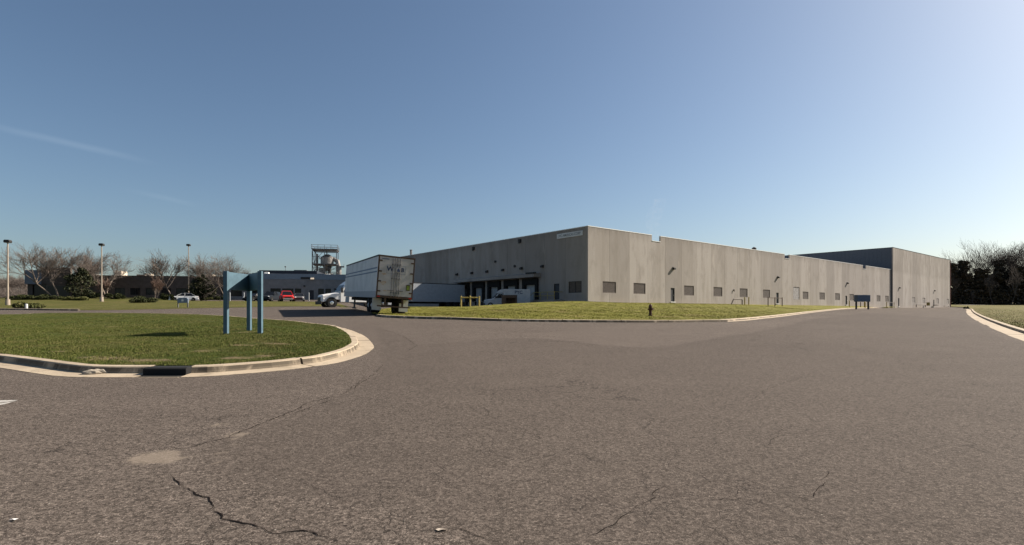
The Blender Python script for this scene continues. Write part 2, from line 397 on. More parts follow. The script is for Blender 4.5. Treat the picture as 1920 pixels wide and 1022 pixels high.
M['coping'] = mat('white_coping', (.80, .79, .76), .5, var=.1)
M['roof'] = mat('white_roof_membrane', (.62, .61, .58), .8, var=.2, vscale=.5)
M['dark'] = mat('dark_metal', (.035, .033, .031), .6, var=.3, vscale=6)
M['black'] = mat('black_rubber', (.012, .012, .012), .9)
M['louvre'] = mat('brown_louvre', (.105, .084, .068), .8, var=.3, vscale=4)
M['louvre_pale'] = mat('faded_louvre', (.185, .158, .138), .7, var=.3, vscale=4)
M['steeldoor'] = mat('dark_steel_door', (.040, .042, .048), .6, var=.2)
M['dockdoor'] = mat('grey_dock_door', (.34, .36, .37), .7, var=.15)
M['glass'] = mat('dark_glass', (.012, .013, .015), .12, spec=.3)
M['yellow'] = mat('faded_yellow_paint', (.46, .36, .11), .7, var=.45, vscale=7)
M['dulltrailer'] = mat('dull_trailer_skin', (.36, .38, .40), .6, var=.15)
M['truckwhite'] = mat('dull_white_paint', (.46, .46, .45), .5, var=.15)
M['rust'] = mat('rusty_steel', (.10, .058, .036), .85, base2=(.055, .040, .032), vscale=8)
M['pipe'] = mat('weathered_pipe', (.15, .12, .10), .7, var=.4, vscale=6)
M['wood'] = mat('brown_wood', (.12, .075, .045), .85, base2=(.07, .045, .03), vscale=9)
M['teal'] = mat('blue_sign_paint', (.082, .142, .180), .55, var=.18, vscale=5, bump=.05)
M['navy'] = mat('navy_sign_paint', (.072, .105, .160), .6, var=.2)
M['white'] = mat('white_vehicle_paint', (.74, .73, .70), .35, var=.12, vscale=2, spec=.5)
M['whiteflat'] = mat('white_trailer_skin', (.62, .62, .61), .5, var=.18, vscale=.8)
M['silver'] = mat('brushed_metal', (.55, .54, .52), .35, metal=.8)
M['chrome'] = mat('chrome', (.7, .7, .7), .2, metal=1)
M['red'] = mat('red_vehicle_paint', (.62, .025, .022), .3, spec=.5)
M['greycar'] = mat('grey_vehicle_paint', (.07, .075, .08), .7, spec=.05)
M['darkcar'] = mat('black_vehicle_paint', (.014, .014, .015), .9, spec=0)
M['bluecar'] = mat('slate_vehicle_paint', (.022, .026, .032), .9, spec=0)
M['tyre'] = mat('tyre_rubber', (.018, .018, .018), .9)
M['lamp'] = mat('lens_clear', (.75, .75, .72), .15, spec=.6)
M['taillens'] = mat('lens_red', (.35, .02, .02), .25)
M['ink'] = mat('navy_lettering', (.030, .045, .10), .6)
M['greyink'] = mat('grey_lettering', (.12, .14, .17), .7)
M['stripe'] = mat('blue_stripe', (.09, .13, .20), .5)
M['sticker'] = mat('green_placard', (.16, .21, .03), .6)
M['orange'] = mat('rust_stain', (.32, .19, .10), .9, base2=(.45, .40, .34), vscale=5)
M['brownwall'] = mat('brown_masonry', (.115, .094, .078), .9, var=.28, vscale=1.2, bump=.2, bscale=12)
M['greywall'] = mat('grey_masonry', (.26, .255, .25), .9, var=.18, vscale=1.0, bump=.2, bscale=12)
M['bluegrey'] = mat('bluegrey_panel', (.17, .19, .22), .8, var=.15)
M['fascia'] = mat('slate_blue_fascia', (.22, .265, .31), .6, var=.12)
M['navyroof'] = mat('dark_navy_metal', (.030, .036, .050), .7, var=.2)
M['cream'] = mat('cream_metal', (.62, .53, .42), .7, var=.2)
M['steel'] = mat('grey_steelwork', (.15, .15, .155), .7, var=.35, vscale=3)
M['tank'] = mat('galvanised_tank', (.30, .285, .27), .45, metal=.3, var=.4, vscale=1.5)
M['bark'] = mat('grey_bark', (.23, .185, .15), .95, var=.4, vscale=5)
M['twig'] = mat('bare_twigs', (.165, .135, .115), .95, var=.35, vscale=1.5)
M['twigred'] = mat('reddish_twigs', (.17, .112, .086), .95, var=.3, vscale=2)
M['twigdark'] = mat('dark_twigs', (.095, .080, .070), .95, var=.3, vscale=2)
M['pole'] = mat('tan_concrete_pole', (.36, .30, .24), .8, var=.2)
M['hydrant'] = mat('dark_red_hydrant', (.085, .030, .020), .6, var=.4, vscale=12)
M['stone'] = mat('broken_concrete', (.42, .36, .28), .95, var=.4, vscale=15)
def leaf_mat(name, cols):
    s = NT(name, .7, .2); k = s.n.new('ShaderNodeNewGeometry'); r = s.n.new('ShaderNodeValToRGB'); e = r.color_ramp.elements
    e[0].color = cols[0]+(1,); e[1].color = cols[-1]+(1,)
    for i, c in enumerate(cols[1:-1]): q = e.new((i+1)/(len(cols)-1)); q.color = c+(1,)
    s.l.new(k.outputs['Random Per Island'], r.inputs[0]); s.col(r.outputs[0]); return s.m
M['hedge'] = leaf_mat('hedge_leaves', [(.014, .017, .006), (.030, .036, .010), (.055, .060, .016)])
M['magnolia'] = leaf_mat('evergreen_leaves', [(.012, .016, .007), (.026, .032, .012), (.055, .050, .020)])
M['pine'] = leaf_mat('pine_needles', [(.030, .027, .017), (.060, .048, .030), (.105, .078, .052)])
M['shrub'] = leaf_mat('shrub_leaves', [(.045, .052, .014), (.075, .082, .022), (.11, .10, .035)])
#@@SETTING
# ------------------------------------------------------------------ ground, roads, lawns, kerbs
def grid_sheet(name, xs, ys, zf, m):
    X, Y = np.meshgrid(xs, ys); Z = zf(X, Y); nx, ny = len(xs), len(ys)
    i = np.arange(nx*ny).reshape(ny, nx)
    f = np.stack([i[:-1, :-1].ravel(), i[:-1, 1:].ravel(), i[1:, 1:].ravel(), i[1:, :-1].ravel()], 1)
    me = np_mesh(name, np.stack([X.ravel(), Y.ravel(), Z.ravel()], 1), f)
    me.polygons.foreach_set('use_smooth', [True]*len(me.polygons)); return struct(name, me, m)
grid_sheet('ground', np.concatenate([np.arange(-1500, -300, 100), np.arange(-300, 420, 12), np.arange(420, 1600, 100)]),
           np.concatenate([np.arange(-300, -40, 40), np.arange(-40, 330, 10), np.arange(330, 1600, 100)]), lambda x, y: T(x, y)-.30, M['field'])
ROAD = grid_sheet('road', np.concatenate([np.arange(-150, -50, 4), np.arange(-50, -9, 1.0), np.arange(-9, 10, .14), np.arange(10, 50, .6), np.arange(50, 182, 3)]),
           np.concatenate([np.arange(-30, 0, 3), np.arange(0, 4, .5), np.arange(4, 20, .14), np.arange(20, 70, .6), np.arange(70, 190, 3)]), T, M['asphalt'])
KH = .15
def hp(u, v, dz=0.0):
    p = hit(u, v, dz); return Vector((p.x, p.y))
def kerb(name, path, prof, m, closed=False, skip=(), joint=3.0, seed=1):
    """concrete kerb swept along path (inner side on its left); prof = (offset inward, height over the road) points; cut by open joints"""
    rg = random.Random(seed); n = len(path); mb = MB()
    rings = []
    for d, h in prof:
        q = offset(path, d, closed); rings.append([(p.x, p.y, t1(p.x, p.y)+h) for p in q])
    base = [[(r[i][0], r[i][1], t1(path[i].x, path[i].y)-.2) for i in range(n)] for r in (rings[0], rings[-1])]
    cyc = [base[0]]+rings+[base[1]]
    acc = 0; start = 0; lim = n if closed else n-1; seg = []
    for i in range(lim):
        acc += (path[(i+1) % n]-path[i]).length
        if acc > joint or i == lim-1: seg.append((start, i+1)); start = i+1; acc = 0
    for a, b in seg:
        dz = rg.uniform(-.006, .006); dl = rg.uniform(.012, .03)
        rr = []
        for i in range(a, b+1):
            k = i % n
            if k in skip: 
                if len(rr) > 1: mb.loft(rr)
                rr = []; continue
            ring = [Vector(c[k])+Vector((0, 0, dz)) for c in cyc]
            rr.append(ring)
        if len(rr) > 1:
            for e, o in ((0, 1), (-1, -2)):
                dv = (rr[o][0]-rr[e][0]); dv.z = 0; dv = dv.normalized()*dl
                rr[e] = [p+dv for p in rr[e]]
            mb.loft(rr)
    o = mb.build(name, m, None, kind='structure'); return o
# --- grass island on the left
far = [(0, 590), (60, 588), (200, 586.8), (330, 588), (420, 591), (494, 596.5), (566, 601.5), (604, 606)]
tip = [(649, 616.5), (681, 629), (700, 647), (696, 657), (677, 667.6), (632, 680.6), (589, 687), (526, 695), (380, 706.5), (250, 708), (129, 707), (71, 701), (0, 690)]
isl = [hp(u, v, .13) for u, v in far]+[hp(u, v) for u, v in tip]+[Vector(p) for p in ((-14.5, 13.6), (-20, 17), (-28, 21.5), (-37, 27.5), (-43, 33), (-42, 37.5))]
isl = isl[::-1]                                            # counter-clockwise, so inward is on the left
isl_path = smooth_path(isl, .35, True)
def area(p): return sum(a.x*b.y-b.x*a.y for a, b in zip(p, p[1:]+p[:1]))/2
if area(isl_path) < 0: isl_path.reverse()
PROF = ((0, .004), (.42, .018), (.435, .06), (.455, .13), (.475, .15), (.66, .153))
drain_c = hp(296, 706.5); skip = {i for i, p in enumerate(isl_path) if (p-drain_c).length < .34}
_n = len(isl_path); _e = [isl_path[i] for i in range(_n) if i not in skip and (((i+1) % _n) in skip or ((i-1) % _n) in skip)]
drain_c = (_e[0]+_e[1])/2; drain_h = (_e[0]-_e[1]).length/2; drain_t = (_e[1]-_e[0]).normalized()
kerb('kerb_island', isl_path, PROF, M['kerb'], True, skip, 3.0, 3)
isl_in = offset(isl_path, .65, True)
cx = np.array([p.x for p in isl_in]); cy = np.array([p.y for p in isl_in])
def z_island(x, y):
    return T(x, y)+.150+.05*np.sin(x*.23+1)*np.sin(y*.31)
def dist_poly(P, x, y):
    d = np.full(np.shape(x), 1e9); n = len(P)
    for i in range(n):
        ax, ay = P[i]; bx, by = P[(i+1) % n]; dx, dy = bx-ax, by-ay; L = dx*dx+dy*dy+1e-12
        t = np.clip(((x-ax)*dx+(y-ay)*dy)/L, 0, 1); d = np.minimum(d, np.hypot(x-ax-t*dx, y-ay-t*dy))
    return d
IP = [(p.x, p.y) for p in isl_in[::2]]
def z_island(x, y):
    e = ss(dist_poly(IP, np.asarray(x, float), np.asarray(y, float)), 0, 3.)
    return T(x, y)+.150+e*(.03+.04*np.sin(np.asarray(x)*.5+1)*np.sin(np.asarray(y)*.6)+.05)
LI = sheet('lawn_island', isl_in, z_island, .35, M['lawn_near'])
BARE = [(hp(u, v, .15), a, b) for u, v, a, b in ((108, 661, .34, .16), (165, 671, .5, .2), (205, 673, .55, .3), (262, 677, .45, .22), (300, 677, .4, .2), (345, 650, .3, .16), (205, 615, .5, .3), (430, 672, .5, .2), (395, 662, .45, .2), (445, 652, .5, .22), (495, 668, .35, .18), (520, 648, .5, .25), (330, 592, .9, .4), (466, 626, .5, .3), (150, 647, .3, .12), (612, 640, .2, .12))]
def dryness(x, y):
    d = np.zeros(np.shape(x))
    for c, a, b in BARE: d = np.maximum(d, np.clip(1.25-np.hypot((x-c.x)/a, (y-c.y)/b)*.75, 0, 1))
    return d
lc = np.zeros(len(LI.data.vertices)*3, np.float32); LI.data.vertices.foreach_get('co', lc); lc = lc.reshape(-1, 3).astype(float)
LI.data.attributes.new('dry', 'FLOAT', 'POINT').data.foreach_set('value', dryness(lc[:, 0], lc[:, 1]).astype(np.float32))
# --- long lawn in front of the warehouse
CX, CY = 10.0, 71.3                                       # corner of the warehouse
dR = Vector((math.cos(R(39.07)), math.sin(R(39.07)))); dL = Vector((-dR.y, dR.x))
def wh(s, t=0.0): return Vector((CX, CY))+dR*s+dL*t
kp = [(705, 593.5), (735, 596), (821, 598.7), (958, 602.7), (1146, 604.6), (1254, 604.6), (1329, 603.6), (1375, 602.9), (1412, 600), (1469, 593.5), (1500, 589.4), (1533, 585.2), (1580, 580), (1612, 578.2), (1650, 577.4)]
kpath = smooth_path([hp(u, v) for u, v in kp], .6)
e_end = kpath[-1]
PROF2 = ((0, .002), (.012, .07), (.03, .13), (.05, .145), (.20, .148))
PROF2B = ((0, .004), (.42, .02), (.44, .09), (.47, .135), (.50, .142), (.66, .145))
ksp = min(range(len(kpath)), key=lambda i: (kpath[i]-hp(1360, 603.2)).length)
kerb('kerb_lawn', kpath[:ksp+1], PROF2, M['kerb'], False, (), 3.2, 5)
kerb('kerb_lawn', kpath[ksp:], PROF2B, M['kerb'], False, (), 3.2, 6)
lawn_in = offset(kpath[:ksp+1], .19)+offset(kpath[ksp:], .65)
wall_pts = [wh(s, -.02) for s in (117, 100, 80, 60, 40, 20, 8, 0)]
back = [(9.3, 70.4), (4.0, 64.0), (0, 60), (-5, 58), (-9, 57.5), (-12, 57.5)]
left = [(-12.6, 52), (-11.9, 46), (-10.6, 41)]
bnd = lawn_in+[Vector((p.x, p.y)) for p in [wh(118.8, -1.6)]]+wall_pts+[Vector(p) for p in back+left]
ctl, val = [], []
for p in lawn_in[::6]+[lawn_in[-1]]: ctl.append((p.x, p.y)); val.append(t1(p.x, p.y)+.145)
for p in wall_pts: ctl.append((p.x, p.y)); val.append(2.82)
for (x, y), z in zip(back, (2.92, 2.72, 2.47, 2.10, 2.10, 2.09)): ctl.append((x, y)); val.append(z)
for x, y in left: ctl.append((x, y)); val.append(t1(x, y)+.03)
for p in (wh(20, -14), wh(50, -14), wh(5, -12)): ctl.append((p.x, p.y)); val.append(.5*(t1(p.x, p.y)+2.75)+.05)
z_lawn = tps(ctl, np.array(val))
sheet('lawn_warehouse', bnd, lambda x, y: np.maximum(z_lawn(x, y), T(x, y)+.02), 1.6, M['lawn'])
zl = lambda x, y: float(max(z_lawn(np.array(float(x)), np.array(float(y))), t1(x, y)))
def hl(u, v): return hit(u, v, 0, zl, 20, 200)
# --- lawn beyond the road on the left, in front of the low building
lf = [(0, 580), (70, 581), (145, 581.7), (220, 581.5), (330, 579), (460, 576.4), (525, 575), (597, 574.7), (640, 574.5)]
lfr = [Vector((-78, 56)), Vector((-62, 55))]+[hp(u, v) for u, v in lf]
lbk = [Vector(p) for p in ((-21, 66), (-24, 80), (-30, 92.5), (-44, 93), (-56, 92.5), (-60, 95), (-66, 104), (-80, 104.5), (-115, 104), (-130, 90), (-120, 70))]
z_left = lambda x, y: T(x, y)+.02+.12*ss(np.asarray(y, float), 62, 84)*ss(-np.asarray(x, float), 15, 50)+.5*ss(np.asarray(y, float), 78, 104)*ss(-np.asarray(x, float), 50, 75)
sheet('lawn_left', smooth_path(lfr, 2)+lbk, z_left, 2.4, M['lawn_far'])
zlf = lambda x, y: float(z_left(np.array(float(x)), np.array(float(y))))
def hlf(u, v): return hit(u, v, 0, zlf, 45, 130)
kq = smooth_path([hp(u, v) for u, v in ((-40, 581), (30, 581.2), (80, 581.9), (146, 582.6))], .6)
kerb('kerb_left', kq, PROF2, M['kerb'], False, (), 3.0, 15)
# --- right-hand verge and the field behind it
rk = [(1990, 668), (1920, 640), (1887.5, 627.7), (1846.6, 609.4), (1823, 596.5), (1813, 588), (1811.5, 583)]
rp = [hp(u, v) for u, v in rk]
rpath = smooth_path([Vector((24.8, 15)), Vector((23.6, 19))]+rp+[Vector((104, 124)), Vector((112, 134))], .7)
rpath.reverse()                                            # runs towards the viewer: inner side on its left
PROF3 = ((0, .004), (.80, .02), (.82, .08), (.85, .145), (.88, .156), (1.14, .158))
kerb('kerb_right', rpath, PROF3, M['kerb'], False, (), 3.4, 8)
rin = offset(rpath, 1.13)
r_b = rin+[Vector(p) for p in ((30, -5), (120, -5), (330, 60), (330, 330), (120, 330))]+[wh(200, 30), wh(180, 4), wh(177.6, -1), wh(170, -6)]
z_right = lambda x, y: T(x, y)+.15
sheet('lawn_right', r_b, z_right, 5.0, M['field'])
zr = lambda x, y: t1(x, y)+.15
# pale gravel track at the far side of the field
trk = [hit(u, v, .0, zr, 100, 300) for u, v in ((1800, 571.9), (1850, 571.7), (1900, 571.6), (1960, 571.4), (2080, 571.2))]
mbk = MB(); tp = [Vector((p.x, p.y)) for p in trk]
for a, b in zip(tp[:-1], tp[1:]):
    n = Vector((-(b-a).y, (b-a).x)).normalized()*2.2
    mbk.quad(*[(q.x, q.y, zr(q.x, q.y)+.05) for q in (a-n, b-n, b+n, a+n)])
struct('gravel_track', mbk.mesh('gravel_track'), mat('gravel', (.36, .33, .29), .95, var=.3))

# --- newer overlay on the right half of the junction, worn patches, sand, cracks, paint
def jag(pts, amp, seed, step=.5):
    rg = np.random.default_rng(seed); P = smooth_path(pts, step, True)
    k = len(P); t = np.linspace(0, 2*np.pi, k, endpoint=False)
    nz = sum(rg.uniform(-1, 1)*np.sin(t*f+rg.uniform(0, 6))/f**.6 for f in range(2, 60)); nz = nz/np.abs(nz).max()
    return [p+q for p, q in zip(P, [Vector((nz[i]*amp, nz[(i*7) % k]*amp*.6)) for i in range(k)])]
ov = jag([hp(u, v) for u, v in ((712, 652), (724, 680), (690, 710), (640, 742), (560, 782), (440, 824), (405, 858), (412, 885), (500, 905), (640, 940), (820, 960))]+[Vector(p) for p in ((1.2, 3.0), (9, 2.0), (20, 8), (23, 18))]+[hp(u, v) for u, v in ((1900, 640), (1800, 600), (1640, 588), (1540, 597), (1440, 618), (1340, 634), (1230, 651), (1100, 643), (1000, 634), (880, 640), (790, 648))], .16, 5, .25)
pl = jag([hp(u, v) for u, v in ((975, 627), (1060, 620), (1200, 608), (1330, 606), (1400, 604), (1480, 598), (1540, 592), (1440, 617), (1340, 633), (1230, 650), (1100, 642))], .25, 9, .4)
pc = jag([hp(u, v) for u, v in ((700, 612), (735, 622), (770, 636), (784, 652), (766, 664), (735, 655), (715, 640))], .12, 19, .3)
sands = [jag([hp(u, v) for u, v in pts], .06, sd_, .12) for pts, sd_ in ((((238, 864), (280, 848), (320, 845), (360, 858), (320, 868), (280, 870)), 3), (((400, 848), (425, 838), (440, 832), (425, 845), (405, 853)), 4), (((395, 868), (412, 858), (425, 856), (412, 866)), 6), (((400, 797), (430, 790), (436, 794), (410, 800)), 7), (((425, 818), (455, 808), (468, 811), (440, 824)), 8))]
# worn and resurfaced areas of the road: how far inside each area every point of the sheet lies
rc = np.zeros(len(ROAD.data.vertices)*3, np.float32); ROAD.data.vertices.foreach_get('co', rc); rc = rc.reshape(-1, 3).astype(float); X_, Y_ = rc[:, 0], rc[:, 1]
def inset(polys, fade):
    v = np.zeros(len(X_))
    for P in polys:
        q = [(p.x, p.y) for p in P]; k = (X_ > min(a for a, b in q)-3*fade) & (X_ < max(a for a, b in q)+3*fade) & (Y_ > min(b for a, b in q)-3*fade) & (Y_ < max(b for a, b in q)+3*fade)
        d = dist_poly(q, X_[k], Y_[k])*np.where(inside(q, X_[k], Y_[k]), 1, -1); v[k] = np.maximum(v[k], np.clip(.5+d/(2*fade), 0, 1))
    return v.astype(np.float32)
for nm, P, fd in (('resurfaced', [ov, pc], .25), ('worn', [pl], .8), ('sandy', sands, .14)):
    ROAD.data.attributes.new(nm, 'FLOAT', 'POINT').data.foreach_set('value', inset(P, fd))
def crack(px, width, seed):
    rg = random.Random(seed); P = [hp(u, v) for u, v in px]; mb = MB(); Q = []
    for a, b in zip(P[:-1], P[1:]):
        k = max(2, int((b-a).length/.045)); d = (b-a).normalized(); n = Vector((-d.y, d.x)); off = 0
        for i in range(k):
            off = off*.8+rg.gauss(0, .010); Q.append(a+(b-a)*(i/k)+n*off)
    Q.append(P[-1]); L = []
    for i, p in enumerate(Q):
        a, b = Q[max(0, i-1)], Q[min(len(Q)-1, i+1)]; d = (b-a).normalized(); n = Vector((-d.y, d.x))
        w = width*.6*(.25+.75*abs(math.sin(i*.23+seed)))*rg.uniform(.5, 1.3)*min(1, i/6+.05, (len(Q)-1-i)/6+.05)
        L.append((p-n*w, p+n*w))
    for (a, b), (c, d) in zip(L[:-1], L[1:]): mb.quad(*[(q.x, q.y, t1(q.x, q.y)+.0045) for q in (a, c, d, b)])
    struct('asphalt_crack', mb.mesh('asphalt_crack'), M['crack'])
for k, (px, wd) in enumerate(((((312, 893), (338, 905), (352, 916), (385, 934), (396, 955), (418, 972), (455, 982), (478, 986), (510, 1000), (540, 1000), (566, 996), (600, 1003), (632, 1014)), .012),
        (((510, 1000), (530, 1010), (532, 1020)), .008), (((640, 740), (590, 752), (565, 764), (535, 778), (500, 790), (470, 804), (430, 820), (380, 832), (350, 843)), .014), (((628, 748), (600, 757), (560, 772), (520, 788)), .012), (((722, 682), (700, 702), (668, 724), (640, 740)), .010),
        (((800, 971), (830, 989)), .007), (((845, 986), (885, 999), (912, 1012), (935, 1020)), .009), (((795, 1005), (815, 1010), (828, 1021)), .009),
        (((1085, 1018), (1120, 1003), (1155, 980), (1185, 955), (1225, 928), (1250, 905)), .006), (((1000, 941), (1062, 942)), .004),
        (((800, 753), (860, 762), (905, 762), (935, 795)), .004), (((980, 804), (1036, 832)), .005), (((960, 837), (1010, 857)), .003),
        (((690, 700), (660, 727), (640, 740)), .006), (((1280, 930), (1310, 940), (1390, 935), (1460, 948), (1520, 955), (1560, 975)), .004), (((1540, 985), (1580, 988), (1555, 996)), .005),
        (((975, 627), (1060, 634), (1115, 640)), .012), (((1215, 649), (1300, 650)), .010), (((712, 616), (755, 630), (782, 648), (764, 658)), .013),
        (((1330, 640), (1420, 625), (1520, 603)), .006), (((860, 600), (960, 606)), .006), (((1390, 760), (1440, 730), (1520, 700)), .004), (((1470, 802), (1452, 822), (1440, 842)), .005), (((1408, 842), (1420, 850), (1428, 862)), .005), (((1378, 905), (1385, 922), (1372, 930)), .006),
        (((1550, 875), (1545, 905), (1515, 935), (1495, 950)), .005), (((700, 790), (760, 772), (830, 752)), .004), (((860, 795), (905, 800), (950, 812), (1000, 818)), .004), (((1270, 640), (1350, 655), (1500, 652)), .005), (((120, 905), (170, 895), (240, 900)), .004), (((1700, 730), (1760, 745), (1800, 744)), .005))):
    crack(px, wd, k+1)
mbp = MB()
for tri in (((-70, 757), (0, 751), (34, 750.5), (12, 754), (-70, 763)), ((-70, 764.5), (12, 755.2), (34, 750.9), (10, 758), (-70, 771))):
    q = [hp(u, v) for u, v in tri]; mbp.add([(p.x, p.y, t1(p.x, p.y)+.004) for p in q], [tuple(range(len(q)))])
struct('road_marking', mbp.mesh('road_marking'), M['paint'])

# --- grass blades on the island (nobody could count them) 
def blades(name, poly, zf, n, h, m, wfac=1.0, weight=None, kind='stuff'):
    P = np.array([(p.x, p.y) for p in poly]); lo, hi = P.min(0), P.max(0); out = []
    while sum(len(o) for o in out) < n:
        q = RNG.uniform(lo, hi, (n*3, 2)); q = q[inside(P, q[:, 0], q[:, 1])]
        if weight is not None: q = q[RNG.uniform(0, 1, len(q)) < weight(q[:, 0], q[:, 1])]
        out.append(q)
    q = np.concatenate(out)[:n]; z = zf(q[:, 0], q[:, 1]); n = len(q)
    clump = .55+.9*(.5+.5*np.sin(q[:, 0]*2.1+np.sin(q[:, 1]*1.7)*2)*np.sin(q[:, 1]*2.6+np.sin(q[:, 0]*1.3)*2))
    hh = h*RNG.uniform(.5, 1.25, n)*clump; a = RNG.uniform(0, 2*np.pi, n); ww = wfac*hh*RNG.uniform(.10, .2, n)+.003
    le = RNG.normal(0, .45, (n, 2))*hh[:, None]
    v = np.zeros((n, 3, 3)); v[:, 0, :2] = q-np.stack([np.cos(a), np.sin(a)], 1)*ww[:, None]; v[:, 1, :2] = q+np.stack([np.cos(a), np.sin(a)], 1)*ww[:, None]
    v[:, 2, :2] = q+le; v[:, :2, 2] = z[:, None]-.01; v[:, 2, 2] = z+hh
    o = link(name, np_mesh(name, v.reshape(-1, 3), np.arange(3*n).reshape(-1, 3)), m, None, kind)
    return o
g = blades('grass', isl_in, z_island, 430000, .029, M['blade'], 1.0, lambda x, y: np.clip((15/np.maximum(y, 6))**2.2, .06, 1)*(np.abs(x) < y*.97+2)*(1-.88*dryness(x, y)))
tag(g, 'short green winter grass covering the kerbed island in the road', 'grass')
g = blades('grass', bnd, lambda x, y: np.maximum(z_lawn(x, y), T(x, y)+.02), 90000, .045, M['lawn'], 1.6, lambda x, y: np.clip((46/np.maximum(y, 6))**3, .03, 1))
tag(g, 'olive grass on the rising lawn before the concrete warehouse', 'grass')
g = blades('grass', [p for p in rin]+[Vector(p) for p in ((45, 14), (70, 60), (130, 150))], z_right, 70000, .055, M['field'], 1.6, lambda x, y: np.clip((30/np.maximum(y, 6))**2.5, .05, 1))
tag(g, 'patchy olive grass on the verge behind the right-hand kerb', 'grass')
#@@THINGS
# ------------------------------------------------------------------ buildings
def wall_face(x0, x1, z0, z1, holes=(), joints=(), depth=.24, jw=.013, jd=.03):
    """precast wall seen from -y: front at y=0, openings with reveals, recessed panel joints"""
    xs = {x0, x1}; zs = {z0, z1}
    for a, b, c, d in holes: xs |= {a, b}; zs |= {c, d}
    js = []
    for j in joints:
        if x0+.05 < j < x1-.05: js.append((j-jw, j+jw)); xs |= {j-jw, j+jw}
    xs = sorted(v for v in xs if x0 <= v <= x1); zs = sorted(v for v in zs if z0 <= v <= z1); mb = MB()
    def dep(i, k):
        if i < 0 or k < 0 or i >= len(xs)-1 or k >= len(zs)-1: return None
        x, z = (xs[i]+xs[i+1])/2, (zs[k]+zs[k+1])/2
        for a, b, c, d in holes:
            if a < x < b and c < z < d: return depth
        return jd if any(a < x < b for a, b in js) else 0.
    for i in range(len(xs)-1):
        for k in range(len(zs)-1):
            d = dep(i, k); a, b, c, e = xs[i], xs[i+1], zs[k], zs[k+1]
            if d < depth: mb.quad((a, d, c), (b, d, c), (b, d, e), (a, d, e)); mb.quad((a, depth, c), (a, depth, e), (b, depth, e), (b, depth, c))
            r = dep(i+1, k); r = depth if r is None else r
            if abs(r-d) > 1e-6: mb.quad((b, min(d, r), c), (b, max(d, r), c), (b, max(d, r), e), (b, min(d, r), e))
            if i == 0 and d < depth: mb.quad((a, d, c), (a, d, e), (a, depth, e), (a, depth, c))
            r = dep(i, k+1); r = depth if r is None else r
            if abs(r-d) > 1e-6: mb.quad((a, min(d, r), e), (b, min(d, r), e), (b, max(d, r), e), (a, max(d, r), e))
            if k == 0 and d < depth: mb.quad((a, d, c), (a, depth, c), (b, depth, c), (b, d, c))
    return mb
WBASE = 2.75; WH = 10.05
def louvre_proto(wd, ht, mslat, tall=False):
    f = MB(); t = .07
    f.box(-wd/2, wd/2, .02, .16, 0, t); f.box(-wd/2, wd/2, .02, .16, ht-t, ht); f.box(-wd/2, -wd/2+t, .02, .16, t, ht-t); f.box(wd/2-t, wd/2, .02, .16, t, ht-t)
    f.box(-wd/2+.01, wd/2-.01, .19, .22, .01, ht-.01)
    s = MB(); n = int((ht-2*t)/.13)
    for i in range(n):
        z = t+(i+.5)*(ht-2*t)/n
        for a, b in ((-wd/2+t+.005, wd/2-t-.005),): s.add([(a, .035, z-.055), (b, .035, z-.055), (b, .12, z+.045), (a, .12, z+.045)], [(0, 1, 2, 3)])
    return f.mesh('window'), s.mesh('louvre', False), mslat
def put_window(parent, proto, x, z, ry=0.0, yoff=0.0):
    fm, sm, ms = proto
    a = link('window', fm, M['louvre'] if not fm.materials else fm.materials[0], parent); a.location = (x, yoff, z) if ry == 0 else (yoff, -x, z); a.rotation_euler = (0, 0, ry)
    link('louvre', sm, ms, a); return a
def wall_light(parent, loc, ry=0.0):
    mb = MB(); mb.box(-.22, .22, -.37, -.02, -.10, .16); mb.prism([(-.37, .16), (-.02, .16), (-.02, .30)], 'x', -.22, .22); mb.box(-.08, .08, -.05, .02, -.02, .1)
    o = mb.build('wall_light', M['dark'], parent, .015); o.location = loc; o.rotation_euler = (0, 0, ry)
    q = MB(); q.box(-.18, .18, -.33, -.06, -.125, -.102); q.build('lens', M['glass'], o); return o
def steel_door(parent, x, z, wd, ht, ry=0.0, yoff=0.0):
    d = MB(); d.box(-wd/2, wd/2, .12, .17, 0, ht)
    o = d.build('door', M['steeldoor'], parent); o.location = (x, yoff, z) if ry == 0 else (yoff, -x, z); o.rotation_euler = (0, 0, ry)
    f = MB(); f.box(-wd/2, -wd/2+.06, .05, .118, 0, ht); f.box(wd/2-.06, wd/2, .05, .118, 0, ht); f.box(-wd/2+.06, wd/2-.06, .05, .118, ht-.06, ht); f.build('frame', M['dark'], o)
    h = MB(); h.cyl((wd/2-.16, .118, 1.0), (wd/2-.16, .06, 1.0), .018); h.cyl((wd/2-.16, .07, 1.0), (wd/2-.28, .07, 1.0), .014); h.build('handle', M['silver'], o)
    s = MB(); s.box(-wd/2-.12, wd/2+.12, -.10, .10, -.12, -.004); s.build('sill', M['coping'], o)
    return o
# --- the long warehouse
W = empty('warehouse', (CX, CY, WBASE), R(39.07), 'long pale concrete panel warehouse with loading docks and a white nameboard at its corner', 'warehouse')
WIN = [4.25, 10.8, 23.3, 31.85, 40.4, 48.9, 65.8, 74.1, 82.5, 91.0, 99.6, 109.2, 115.6]
DOORS = [18.9, 53.3, 87.7]; NOT = [14.75, 57.4, 99.3]
LEN, DEP = 118.9, 65.0
holes = [(x-1.37, x+1.37, 1.35, 2.90) for x in WIN]+[(60.1, 62.95, 1.2, 3.75)]+[(x-.5, x+.5, .32, 2.42) for x in DOORS]+[(x-1.05, x+1.05, WH-.85, WH) for x in NOT]
joints = [4.25*i for i in range(1, 28)]
o = wall_face(0, LEN, -1.0, WH, holes, joints).build('wall', M['wall'], W)
BAYS = [(9.7, 13.1), (14.2, 17.6), (18.6, 21.9), (22.9, 26.2), (27.2, 30.6)]
lh = [(-b, -a, .48, 3.70) for a, b in BAYS]+[(-6.5, -5.4, .5, 2.72), (-3.6, -1.15, 1.35, 2.90)]
